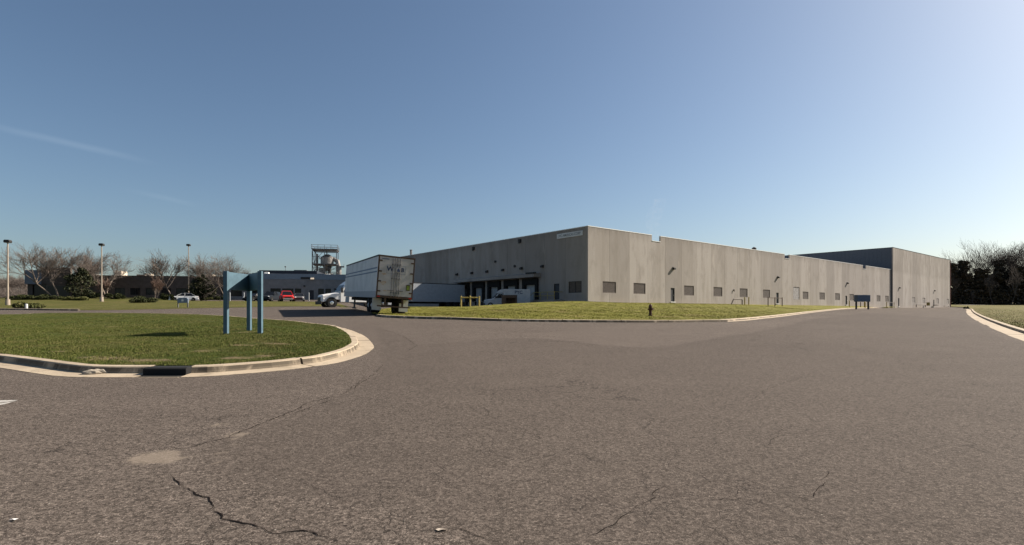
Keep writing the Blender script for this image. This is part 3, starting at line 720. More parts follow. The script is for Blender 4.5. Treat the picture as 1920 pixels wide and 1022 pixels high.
ol = wall_face(-DEP, -.26, -1.0, WH, lh, [-4.25*i for i in range(1, 16)]).build('wall', M['wall'], W); ol.rotation_euler = (0, 0, R(-90))
cm = MB(); cm.box(.002, .26, .24, .262, -1, WH); cm.build('wall', M['wall'], W)
b = MB(); b.box(.3, LEN-.3, DEP-.25, DEP, -1, WH); b.box(LEN-.25, LEN-.004, .3, DEP-.3, -1, WH-.01); b.build('wall', M['wall'], W)
rf = MB(); rf.quad((.25, .25, WH-.9), (LEN-.25, .25, WH-.9), (LEN-.25, DEP-.25, WH-.9), (.25, DEP-.25, WH-.9)); rfo = rf.build('roof', M['roof'], W)
cp = MB(); e = 0
for a, c in zip([0]+[n+1.05 for n in NOT], [n-1.05 for n in NOT]+[LEN]): cp.box(a-(.03 if a == 0 else 0), c, -.03, .28, WH+.003, WH+.09)
for n in NOT: cp.box(n-1.04, n+1.04, -.05, .30, WH-.847, WH-.77)
cp.box(-.03, .28, .283, DEP, WH+.003, WH+.09); cp.build('coping', M['coping'], W)
lp = louvre_proto(2.74, 1.55, M['louvre'])
for x in WIN: put_window(W, lp, x, 1.35)
put_window(W, louvre_proto(2.85, 2.55, M['dark']), 61.525, 1.2)
for x in DOORS: steel_door(W, x, .32, 1.0, 2.1)
for x in (19.05, 53.4, 88.2): wall_light(W, (x, 0, 5.35))
q = MB(); q.cyl((36.9, -.16, 2.55), (36.9, .02, 2.55), .12, .12, 10); q.cyl((36.9, -.14, 2.55), (36.9, -.14, 2.25), .05); q.build('hose_valve', M['dark'], W)
ry = R(-90)
g = MB()
w2 = MB(); w2.box(-1.225, 1.225, .06, .16, 0, .06); w2.box(-1.225, 1.225, .06, .16, 1.49, 1.55); w2.box(-1.225, -1.165, .06, .16, .06, 1.49); w2.box(1.165, 1.225, .06, .16, .06, 1.49); w2.box(-.04, .04, .06, .16, .06, 1.49)
wo = w2.build('window', M['dark'], W); wo.location = (0, 2.375, 1.35); wo.rotation_euler = (0, 0, ry)
g.box(-1.17, 1.17, .12, .14, .05, 1.5); g.build('pane', M['louvre'], wo)
steel_door(W, -5.95, .5, 1.1, 2.2, ry)
for t in (8.8, 13.5, 18.0, 22.2, 26.5, 31.1): wall_light(W, (0, t, 5.25), ry)
for t, z, r in ((13.9, 9.5, .26), (26.1, 9.45, .26)):
    s = MB(); s.box(-r, r, -.22, .01, -r, r); s.box(-r*.6, r*.6, -.26, -.2, -r*1.5, -r*.3); so_ = s.build('scupper', M['dark'], W); so_.location = (0, t, z); so_.rotation_euler = (0, 0, ry)
for t, z in ((20.0, 6.8), (15.1, 5.75)):
    s = MB(); s.cyl((0, -.12, 0), (0, .02, 0), .17, .17, 12); s.cyl((0, -.18, 0), (0, -.12, 0), .21, .17, 12); so_ = s.build('exhaust_vent', M['dark'], W); so_.location = (0, t, z); so_.rotation_euler = (0, 0, ry)
cn = MB(); cn.prism([(-1.35, 3.78), (-.003, 3.78), (-.003, 4.45), (-1.35, 4.22)], 'x', -31.2, -9.3); co_ = cn.build('dock_canopy', M['wall'], W, .02); co_.rotation_euler = (0, 0, ry)
cb = MB(); cb.box(-11.0, -9.25, -1.42, -.9, 4.25, 4.48); cbo = cb.build('canopy_light', M['dark'], W); cbo.rotation_euler = (0, 0, ry)
dd = MB(); dd.box(-1.7, 1.7, .16, .2, 0, 3.2); ddm = None
for k, (a, c) in enumerate(BAYS):
    wd = c-a; d = MB(); d.box(-wd/2+.002, wd/2-.002, .17, .21, .002, 3.2)
    for i in range(1, 6): d.box(-wd/2+.5, wd/2-.5, .160, .172, i*.5-.012, i*.5+.012)
    o = d.build('dock_door', M['dockdoor'], W); o.location = (0, (a+c)/2, .49); o.rotation_euler = (0, 0, ry)
    s = MB(); s.box(-wd/2+.004, -wd/2+.55, -.34, .15, 0, 2.25); s.box(wd/2-.55, wd/2-.004, -.34, .15, 0, 2.25); s.box(-wd/2+.004, wd/2-.004, -.36, .15, 2.252, 3.2)
    s.build('dock_seal', M['black'], o, .03)
    for sx in (-1, 1): bp = MB(); bp.box(sx*.9-.15, sx*.9+.15, -.16, -.005, -.62, -.08); bp.build('dock_bumper', M['black'], o)
pf = MB(); pf.box(-9.0, -4.6, -1.7, -.004, -1.0, .46); po = pf.build('landing', M['wall'], W); po.rotation_euler = (0, 0, ry)
st = MB()
for i in range(5): st.box(-9.004-.28*(i+1), -9.004-.28*i, -1.6, -.2, -1.0, .28-.18*i)
sto = st.build('steps', M['wall'], W); sto.rotation_euler = (0, 0, ry)
rl = MB()
for x in (-8.9, -7.5, -6.1, -4.7): rl.cyl((x, -1.62, .46), (x, -1.62, 1.55), .04)
for z in (1.0, 1.52): rl.cyl((-8.95, -1.62, z), (-4.65, -1.62, z), .04)
rl.tube([(-8.95, -1.62, 1.52), (-10.3, -1.62, .7), (-10.3, -1.62, -.7)], .04); rl.cyl((-4.7, -1.62, 1.52), (-4.7, -.1, 1.52), .04)
rlo = rl.build('guard_rail', M['yellow'], W); rlo.rotation_euler = (0, 0, ry)
# nameboard and its lettering
sb = MB(); sb.box(-2.45, 2.45, -.10, -.004, -.33, .33); sbo = sb.build('nameboard', M['whiteflat'], W, .01); sbo.location = (0, 3.35, 9.28); sbo.rotation_euler = (0, 0, ry)
tm = text_mesh('JVC AMERICAS CORP', .47, .004, .003); to = link('lettering', tm, M['greyink'], sbo); to.rotation_euler = (R(90), 0, 0); to.location = (0, -.108, 0); to.scale = (.95, 1, 1)
rv = MB(); rv.cyl((50.1, 3, WH-.9), (50.1, 3, WH+.75), .22); rv.cyl((50.1, 3, WH+.75), (50.1, 3, WH+1.05), .42, .42); rv.cyl((50.1, 3, WH+1.05), (50.1, 3, WH+1.25), .42, .1); rv.build('roof_vent', M['dark'], W)
sk = MB(); sk.cyl((1.4, 50.5, WH-.9), (1.4, 50.5, WH+1.3), .24, .24); sk.cyl((1.4, 50.5, WH+1.3), (1.4, 50.5, WH+1.42), .30, .30); sk.build('roof_stack', M['steel'], W)
# --- the taller block at its far end
B2 = empty('warehouse', tuple(wh(LEN, -.4))+(WBASE,), R(39.07), 'taller concrete warehouse block with a dark side wall at the far right end', 'warehouse')
L2, H2, D2 = 58.0, 16.0, 46.0
w2x = [18.1, 28.0, 42.8, 55.0]
holes = [(x-1.37, x+1.37, 1.25, 2.85) for x in w2x]+[(x-.5, x+.5, .2, 2.4) for x in (4.8, 38.6)]
wall_face(0, L2, -1, H2, holes, [4.25*i for i in range(1, 14)]).build('wall', M['wall'], B2)
sdw = MB(); sdw.box(.0, .24, .242, D2, -1, H2-.01)
for i in range(46): sdw.box(-.045, -.003, .6+i, .75+i, -1, H2-.02)
sdw.build('side_wall', mat('dark_blue_siding', (.085, .10, .125), .7, var=.15), B2)
b = MB(); b.box(L2-.24, L2-.003, .25, D2, -1, H2-.012); b.box(.26, L2-.26, D2-.25, D2-.01, -1, H2-.014); b.box(.25, L2-.25, .25, D2-.26, H2-.6, H2-.5); b.build('wall', M['wall'], B2)
cp = MB(); cp.box(-.05, L2+.03, -.04, .27, H2+.003, H2+.09); cp.box(-.05, .27, .273, D2, H2+.003, H2+.09); cp.build('coping', M['dark'], B2)
lp2 = louvre_proto(2.74, 1.6, M['louvre_pale'])
for x in w2x: put_window(B2, lp2, x, 1.25)
for x in (4.8, 38.6): steel_door(B2, x, .2, 1.0, 2.2)
for x in (5.3, 39.2): wall_light(B2, (x, 0, 5.2))
dp = MB(); dp.cyl((L2-.12, -.10, -.4), (L2-.12, -.10, H2-.2), .09); dp.box(L2-.3, L2+.05, -.2, -.02, H2-.5, H2-.15); dp.build('downspout', mat('red_downspout', (.30, .12, .10), .6), B2)
# --- low brown office building on the left and its blue-banded wing
bd = Vector((.985, .172)); bang = math.atan2(bd.y, bd.x)
bo = Vector((-97.1, 108.6)); OB = 4.05
O = empty('office_building', (bo.x, bo.y, OB), bang, 'low dark brown flat-roofed office building behind bare trees', 'office building')
ow = [1.2+i*2.9 for i in range(13)]
ohole = [(x, x+1.9, .9, 2.35) for x in ow[2:]]+[(.9, 3.6, .0, 2.9)]
OL = 36.8
wall_face(0, OL, -1.0, 4.75, ohole, [], .30).build('wall', M['brownwall'], O)
b = MB(); b.box(0, .3, .302, 22, -1, 4.74); b.box(.3, OL, 21.7, 22.002, -1, 4.74); b.box(OL-.3, OL-.003, .31, 21.69, -1, 4.73); b.build('wall', M['brownwall'], O)
b = MB(); b.box(.25, OL-.31, .29, 21.8, 4.25, 4.4); b.build('roof', M['roof'], O)
b = MB(); b.box(-.04, OL, -.05, .34, 4.753, 4.9); b.build('coping', M['brownwall'], O)
en = MB(); en.box(.05, 2.9, -.9, -.004, 2.95, 5.75); eno = en.build('entrance_porch', M['bluegrey'], O)
e2 = MB(); e2.box(2.95, 8.0, -.6, -.004, 2.9, 6.35); e2.box(3.7, 8.0, -.58, -.006, -1.0, 2.9); e2.build('entrance_block', M['brownwall'], O)
e3 = MB(); e3.box(3.85, 7.8, -.62, -.585, .2, 2.6); e3.build('glazing', M['glass'], O)
e4 = MB(); e4.box(.9, 3.6, .25, .29, 0, 2.9); e4.build('door', M['glass'], O)
for x in ow[2:]:
    f = MB(); f.box(x+.002, x+.06, .08, .2, .902, 2.348); f.box(x+1.84, x+1.898, .08, .2, .902, 2.348); f.box(x+.06, x+1.84, .08, .2, .902, .96); f.box(x+.06, x+1.84, .08, .2, 2.29, 2.348); f.box(x+.92, x+.98, .08, .2, .96, 2.29)
    fo = f.build('window', M['dark'], O); p = MB(); p.box(x+.05, x+1.85, .14, .16, .95, 2.3); p.build('pane', M['glass'], fo)
for x, y, wd, dp_, h, m in ((6.9, 7, 1.6, 2.2, .5, 'cream'), (11.2, 9, 1.4, 2.5, 1.5, 'cream'), (18.6, 6, 1.3, 1.2, .75, 'cream'), (17.0, 6, 2.2, 2, .55, 'brownwall'), (25.0, 12, 6.0, 3, .6, 'cream'), (27.6, 15, 1.6, 2, 1.3, 'cream'), (32.0, 14, 4.2, 3, .7, 'cream')):
    u = MB(); u.box(x, x+wd, y, y+dp_, 4.41, 4.9+h); u.box(x+.1, x+wd-.1, y+.1, y+dp_-.1, 4.9+h, 4.9+h+.08); u.build('rooftop_unit', M[m], O, .03)
bo2 = bo+bd*(OL+.15)
V = empty('office_building', (bo2.x, bo2.y, OB), bang, 'grey office wing with a slate blue band below its dark stepped rooftop', 'office building')
VL = 25.5
vw = [(1.0, 3.2), (4.1, 6.3), (8.9, 11.0), (11.3, 13.6), (13.9, 15.2), (18.7, 19.9), (20.2, 21.4), (22.4, 24.4)]
vh = [(a, c, .7, 2.45) for a, c in vw]+[(16.9, 17.8, .0, 2.1)]
wall_face(0, VL, -1, 4.4, vh, [], .3).build('wall', M['greywall'], V)
b = MB(); b.box(-.1, VL, -.06, .30, 4.403, 5.6); b.build('fascia', M['fascia'], V)
b = MB(); b.box(VL-.3, VL-.003, .31, 21.69, -1, 4.73); b.box(0, VL, 21.7, 22.002, -1, 4.74); b.box(0, .25, .32, 21.6, 2, 5.3); b.build('wall', M['greywall'], V)
b = MB(); b.box(.26, VL-.31, .31, 21.6, 4.9, 5.05); b.build('roof', M['roof'], V)
for (a, c) in vw:
    f = MB(); f.box(a+.002, a+.06, .08, .2, .702, 2.448); f.box(c-.06, c-.002, .08, .2, .702, 2.448); f.box(a+.06, c-.06, .08, .2, .702, .76); f.box(a+.06, c-.06, .08, .2, 2.39, 2.448)
    fo = f.build('window', M['dark'], V); p = MB(); p.box(a+.05, c-.05, .14, .16, .75, 2.4); p.build('pane', M['glass'], fo)
d = MB(); d.box(16.9, 17.8, .1, .15, 0, 2.1); d.build('door', M['steeldoor'], V)
ph = MB(); ph.box(5.0, 17.4, 6, 16, 5.06, 6.75); ph.box(3.8, 19.2, 5, 17, 5.06, 6.05); ph.build('penthouse', M['navyroof'], V)
ph = MB(); ph.box(12.0, 14.8, 8, 12, 6.752, 7.05); ph.build('rooftop_unit', M['steel'], V)
for x, y, s_, h in ((6.6, 4.0, .9, 1.1), (19.7, 4.4, .8, .9)): u = MB(); u.box(x, x+s_, y, y+s_, 5.06, 5.06+h); u.box(x+.06, x+s_-.06, y+.06, y+s_-.06, 5.06+h, 5.12+h); u.build('rooftop_unit', M['coping'], V, .03)
u = MB(); u.cyl((9.9, 9, 6.75), (9.9, 9, 7.7), .04); u.box(9.75, 10.05, 8.85, 9.15, 7.7, 7.95); u.build('antenna', M['steel'], V)
u = MB(); u.box(15.1, 17.0, -.12, -.065, 4.5, 4.95); u.build('vent', M['dark'], V)
u = MB(); u.prism([(-.7, 4.45), (-.065, 4.45), (-.065, 5.0)], 'x', 17.2, 17.9); u.build('wall_light', M['cream'], V)
u = MB(); u.box(15.7, 16.05, -.3, -.004, 2.85, 3.15); u.build('wall_light', M['dark'], V)
# --- steel frame process tower behind the wing
TY = 150.0; tp_ = at(610.5, 515, TY); tz = 4.8
P = empty('process_tower', (tp_.x, tp_.y, tz), R(14), 'open steel frame tower holding grey tanks and ducts, rising behind the office wing', 'tower')
hw = 3.1; HT = 13.6
f = MB()
for x in (-hw, 0, hw):
    for y in (-hw, hw): f.box(x-.09, x+.09, y-.09, y+.09, 0, HT-.01)
for z in (2, 5.0, 7.4, 9.6, 13.4):
    for y in (-hw, hw): f.box(-hw+.091, -.091, y-.11, y+.11, z-.10, z+.10); f.box(.091, hw-.091, y-.11, y+.11, z-.10, z+.10)
    for x in (-hw, hw): f.box(x-.11, x+.11, -hw+.091, hw-.091, z-.10, z+.10)
for z0, z1 in ((7.4, 9.6), (9.6, 13.4), (5.0, 7.4)): f.cyl((-hw, -hw-.05, z0), (0, -hw-.05, z1), .07, n=6); f.cyl((-hw-.05, -hw, z1), (-hw-.05, hw, z0), .07, n=6)
for y in (-hw-.06, hw+.06):
    for z in (3.5, 6.2, 8.5, 11.5): f.cyl((-hw, y, z), (hw, y, z), .06, n=6)
    for x0, x1, z0, z1 in ((0, hw, 7.4, 9.6), (hw, 0, 9.6, 13.4), (0, -hw, 9.6, 13.4), (-hw, 0, 5, 7.4)): f.cyl((x0, y, z0), (x1, y, z1), .05, n=6)
for i in range(12): f.box(-hw-.45, -hw-.1, -.3, .3, 3+i*.9, 3.05+i*.9)
for y in (-.32, .32): f.cyl((-hw-.45, y, 2.5), (-hw-.45, y, 13.4), .035, n=6)
f.build('frame', M['steel'], P)
f = MB()
f.box(-hw-.3, hw+.3, -hw-.3, hw+.3, 13.58, 13.72); f.box(-hw+.14, hw-.14, -hw+.14, hw-.14, 9.5, 9.6)
for z in (14.2, 14.75):
    for y in (-hw-.25, hw+.25): f.cyl((-hw-.25, y, z), (hw+.25, y, z), .05, n=6)
    for x in (-hw-.25, hw+.25): f.cyl((x, -hw-.25, z), (x, hw+.25, z), .05, n=6)
for i in range(5):
    for y in (-hw-.25, hw+.25): f.cyl((-hw-.25+i*(2*hw+.5)/4, y, 13.7), (-hw-.25+i*(2*hw+.5)/4, y, 14.75), .05, n=6)
f.build('platform', M['steel'], P)
k = MB(); k.cyl((.4, .4, 9.9), (.4, .4, 11.7), 1.75, 1.75, 20); k.cyl((.4, .4, 11.7), (.4, .4, 12.5), 1.75, .6, 20); k.cyl((-.9, 0, 3), (-.9, 0, 8.6), .95, .95, 16); k.cyl((-2.3, .5, 3), (-2.3, .5, 12.6), .32, .32, 10); k.cyl((1.6, -1.2, 3), (1.6, -1.2, 7.2), .55, .55, 12); k.cyl((.4, .4, 9.9), (.4, .4, 7.9), 1.7, .4, 20); k.build('tank', M['tank'], P, smooth=False)
k = MB(); k.cyl((3.5, -.5, 2), (3.5, -.5, 9.3), .75, .75, 14); k.tube([(3.5, -.5, 9.2), (3.2, -.3, 10.6), (1.8, .2, 11.4)], .55, 12); k.build('duct', M['tank'], P)
k = MB(); k.cyl((1.2, -2.4, 9.2), (1.2, -2.4, 8.2), .5, .5); k.cyl((1.2, -2.4, 8.2), (1.2, -2.4, 5.2), .5, .12); k.build('hopper', M['dark'], P)
k = MB(); k.box(2.9, 5.0, -1.2, -.4, 8.9, 9.25); k.cyl((4.9, -.8, 9.25), (4.9, -.8, 9.8), .05); k.build('catwalk', M['steel'], P)
#@@VEHICLES

# --- thin steam rising from the warehouse roof
pw = wh(18.6, 3.5); SB = MB(); sg = random.Random(3); rg_ = []
for i in range(9):
    t_ = i/8; z_ = WBASE+WH-.6+t_*7.2; r_ = .45+.75*math.sin(t_*2.6)+.1; ox = t_*t_*1.1+.25*math.sin(t_*9)
    rg_.append([(pw.x+ox+r_*math.cos(a)*sg.uniform(.8, 1.2), pw.y+.2+r_*math.sin(a)*sg.uniform(.8, 1.2), z_) for a in [2*math.pi*k/12 for k in range(12)]])
SB.loft(rg_)
sm_ = bpy.data.materials.new('steam'); sm_.use_nodes = True; n_ = sm_.node_tree.nodes; n_.remove(n_['Principled BSDF']); pv = n_.new('ShaderNodeVolumePrincipled'); pv.inputs['Color'].default_value = (.95, .95, .95, 1)
tz_ = n_.new('ShaderNodeTexNoise'); tz_.inputs['Scale'].default_value = .9; mm_ = n_.new('ShaderNodeMapRange'); mm_.inputs[1].default_value = .42; mm_.inputs[2].default_value = .7; mm_.inputs[4].default_value = .055
tcc = n_.new('ShaderNodeTexCoord'); sm_.node_tree.links.new(tcc.outputs['Object'], tz_.inputs['Vector']); sm_.node_tree.links.new(tz_.outputs[0], mm_.inputs[0]); sm_.node_tree.links.new(mm_.outputs[0], pv.inputs['Density']); sm_.node_tree.links.new(pv.outputs[0], n_['Material Output'].inputs['Volume'])
so_ = SB.build('steam', sm_, None, kind='stuff'); tag(so_, 'thin pale steam rising above the notch in the warehouse parapet', 'steam')
#@@VEHICLES2
# ------------------------------------------------------------------ vehicles
def wheel(parent, x, y, r, wd, rim=.58, rimmat=None, side=1, name='wheel'):
    """wheel lying on its side axis y; side=+1 shows its face towards +y"""
    t = MB(); prof = [(r*.60, -wd/2), (r*.94, -wd/2), (r, -wd*.36), (r, wd*.36), (r*.94, wd/2), (r*.60, wd/2)]
    rings = []
    for i in range(20):
        a = 2*math.pi*i/20; rings.append([(p*math.cos(a), q, p*math.sin(a)) for p, q in prof])
    n = 20; vs = [p for q in rings for p in q]; m = len(prof)
    t.add(vs, [(i*m+j, i*m+(j+1) % m, ((i+1) % n)*m+(j+1) % m, ((i+1) % n)*m+j) for i in range(n) for j in range(m)])
    o = t.build(name, M['tyre'], parent); o.location = (x, y, r)
    k = MB(); f = side*wd*.38
    k.cyl((0, -side*wd*.4, 0), (0, f*.6, 0), r*rim+.012, r*rim+.012, 18); k.cyl((0, f*.6, 0), (0, f, 0), r*rim, r*rim*.55, 18); k.cyl((0, f, 0), (0, f+side*.05, 0), r*.2, r*.16, 10)
    k.build('rim', rimmat or M['silver'], o); return o
def body_loft(st):
    """st: (x, z0, z1, half width low, half width high)"""
    mb = MB(); rings = []
    for x, z0, z1, a, b in st:
        zm = z0+(z1-z0)*.45
        rings.append([(x, -a*.94, z0), (x, a*.94, z0), (x, a, z0+(zm-z0)*.5), (x, max(a, b), zm), (x, b, z1-.06), (x, b*.9, z1), (x, -b*.9, z1), (x, -b, z1-.06), (x, -max(a, b), zm), (x, -a, z0+(zm-z0)*.5)])
    mb.loft(rings); return mb
def car(loc, rotz, paint, kind, label, cat, rim=None):
    c = empty('car' if kind != 'pickup' else 'pickup_truck', loc, rotz, label, cat)
    if kind == 'sedan':
        st = [(-2.28, .42, .74, .70, .66), (-2.2, .26, .93, .84, .78), (-1.6, .20, 1.0, .90, .82), (-.6, .18, .98, .91, .84), (.7, .18, .97, .91, .84), (1.5, .20, .90, .90, .80), (2.1, .24, .78, .82, .72), (2.3, .34, .62, .64, .6)]
        gh = [(-1.75, .98, .76), (-1.05, 1.42, .58), (-.1, 1.47, .58), (.35, 1.43, .58), (1.15, .95, .76)]; wb = (-1.38, 1.40); wr = .33; lz = .68
    elif kind == 'suv':
        st = [(-2.35, .45, 1.0, .80, .76), (-2.25, .30, 1.12, .90, .86), (-1, .26, 1.12, .94, .90), (1.0, .26, 1.10, .94, .90), (1.9, .28, 1.02, .92, .86), (2.35, .36, .84, .82, .76)]
        gh = [(-2.25, 1.10, .84), (-2.0, 1.70, .70), (-.6, 1.76, .70), (.2, 1.72, .70), (1.0, 1.08, .82)]; wb = (-1.45, 1.45); wr = .38; lz = .82
    else:
        st = [(-2.75, .55, 1.08, .88, .88), (-2.7, .42, 1.12, .94, .94), (-.9, .38, 1.12, .96, .94), (.9, .38, 1.12, .96, .92), (1.0, .38, 1.12, .96, .92), (2.2, .40, 1.06, .95, .88), (2.7, .46, .98, .90, .84), (2.78, .54, .90, .82, .8)]
        gh = [(-.85, 1.10, .84), (-.62, 1.78, .70), (.2, 1.84, .70), (.55, 1.78, .70), (1.2, 1.10, .82)]; wb = (-1.75, 1.80); wr = .40; lz = .84
    body_loft(st).build('body', paint, c, .03, smooth=False)
    g = MB(); rings = []
    zb = gh[0][1]-.02
    for i, (x, z, h) in enumerate(gh):
        hb = .80 if kind == 'sedan' else .88
        rings.append([(x, -hb, zb), (x, hb, zb), (x, h, z), (x, -h, z)])
    g.loft(rings); g.build('window', M['glass'], c)
    rt = MB(); gi = gh[1:-1]; rt.loft([[(x, -h-.01, z-.02), (x, h+.01, z-.02), (x, h-.03, z+.03), (x, -h+.03, z+.03)] for x, z, h in gi])
    rt.build('roof', paint, c)
    for sx in (-1, 1):
        pl = MB()
        for i, (x, z, h) in enumerate(gh[1:-1]):
            if i == 1 and kind == 'sedan': pass
            hb = .80 if kind == 'sedan' else .88; x2 = [gh[0][0], x, gh[-1][0]][i if i < 3 else 2]
            pl.cyl((x2, sx*(hb+.004), zb), (x, sx*(h+.008), z), .035, .03, 6)
        pl.build('pillar', paint, c)
    if kind == 'pickup':
        bd_ = MB(); bd_.box(-2.66, -.95, -.80, .80, 1.10, 1.135); bd_.build('bed_floor', M['dark'], c)
    for x in wb:
        for sx in (-1, 1): wheel(c, x, sx*(st[2][3]-.12), wr, .24, .62, rim, sx)
    ar = MB()
    for x in wb:
        for sx in (-1, 1): ar.cyl((x, sx*(st[2][3]-.16), wr+.02), (x, sx*(st[2][3]+.006), wr+.02), wr+.06, wr+.06, 16)
    for k, x in enumerate(wb):
        for sx in (-1, 1):
            a1 = MB(); a1.cyl((x, sx*(st[2][3]-.2), wr+.02), (x, sx*(st[2][3]+.004), wr+.02), wr+.055, wr+.055, 16); a1.build('wheel_arch', M['black'], c)
    xf, xb = st[-1][0], st[0][0]
    for sx in (-1, 1):
        h = MB(); h.ball((xf-.13, sx*.60, lz), .16, 8, 6, (.8, 1.3, .7)); h.build('headlight', M['lamp'], c)
        h = MB(); h.box(xb-.01, xb+.12, sx*.66-.12, sx*.66+.12, lz, lz+.18); h.build('tail_light', M['taillens'], c)
        h = MB(); h.box(gh[-1][0]-.25, gh[-1][0]-.1, sx*.98-.08, sx*.98+.08, zb+.02, zb+.18); h.build('mirror', paint, c)
    h = MB(); h.box(xf-.06, xf+.02, -.5, .5, lz-.26, lz-.06); h.build('grille', M['dark'], c)
    h = MB(); h.box(xf-.14, xf+.06, -.78, .78, lz-.5, lz-.30); h.build('bumper', M['silver'] if kind == 'pickup' else paint, c, .03)
    h = MB(); h.box(xb-.06, xb+.12, -.78, .78, lz-.42, lz-.22); h.build('bumper', M['silver'] if kind == 'pickup' else paint, c, .03)
    return c
def on_left(u, Y, dz=0.0): x = (u-960)/FPX*Y; return (x, Y, zlf(x, Y)+dz)
def park(u, Y, v): 
    x = (u-960)/FPX*Y; return (x, Y, t1(x, Y))
car(park(345.5, 97, 563), R(180+30), M['white'], 'sedan', 'white sedan parked below the middle of the three lamp posts', 'car')
car(park(480, 96.5, 564), R(250), M['darkcar'], 'sedan', 'black car parked behind the open blue sign stand', 'car')
car(park(508, 96, 564), R(268), M['bluecar'], 'suv', 'dark slate SUV parked just left of the red pickup', 'car')
car(park(537, 93, 565), R(-62), M['red'], 'pickup', 'bright red pickup truck parked in front of the grey wing', 'pickup truck')
car(park(561, 96, 565), R(-70), M['greycar'], 'sedan', 'grey car parked just right of the red pickup', 'car')
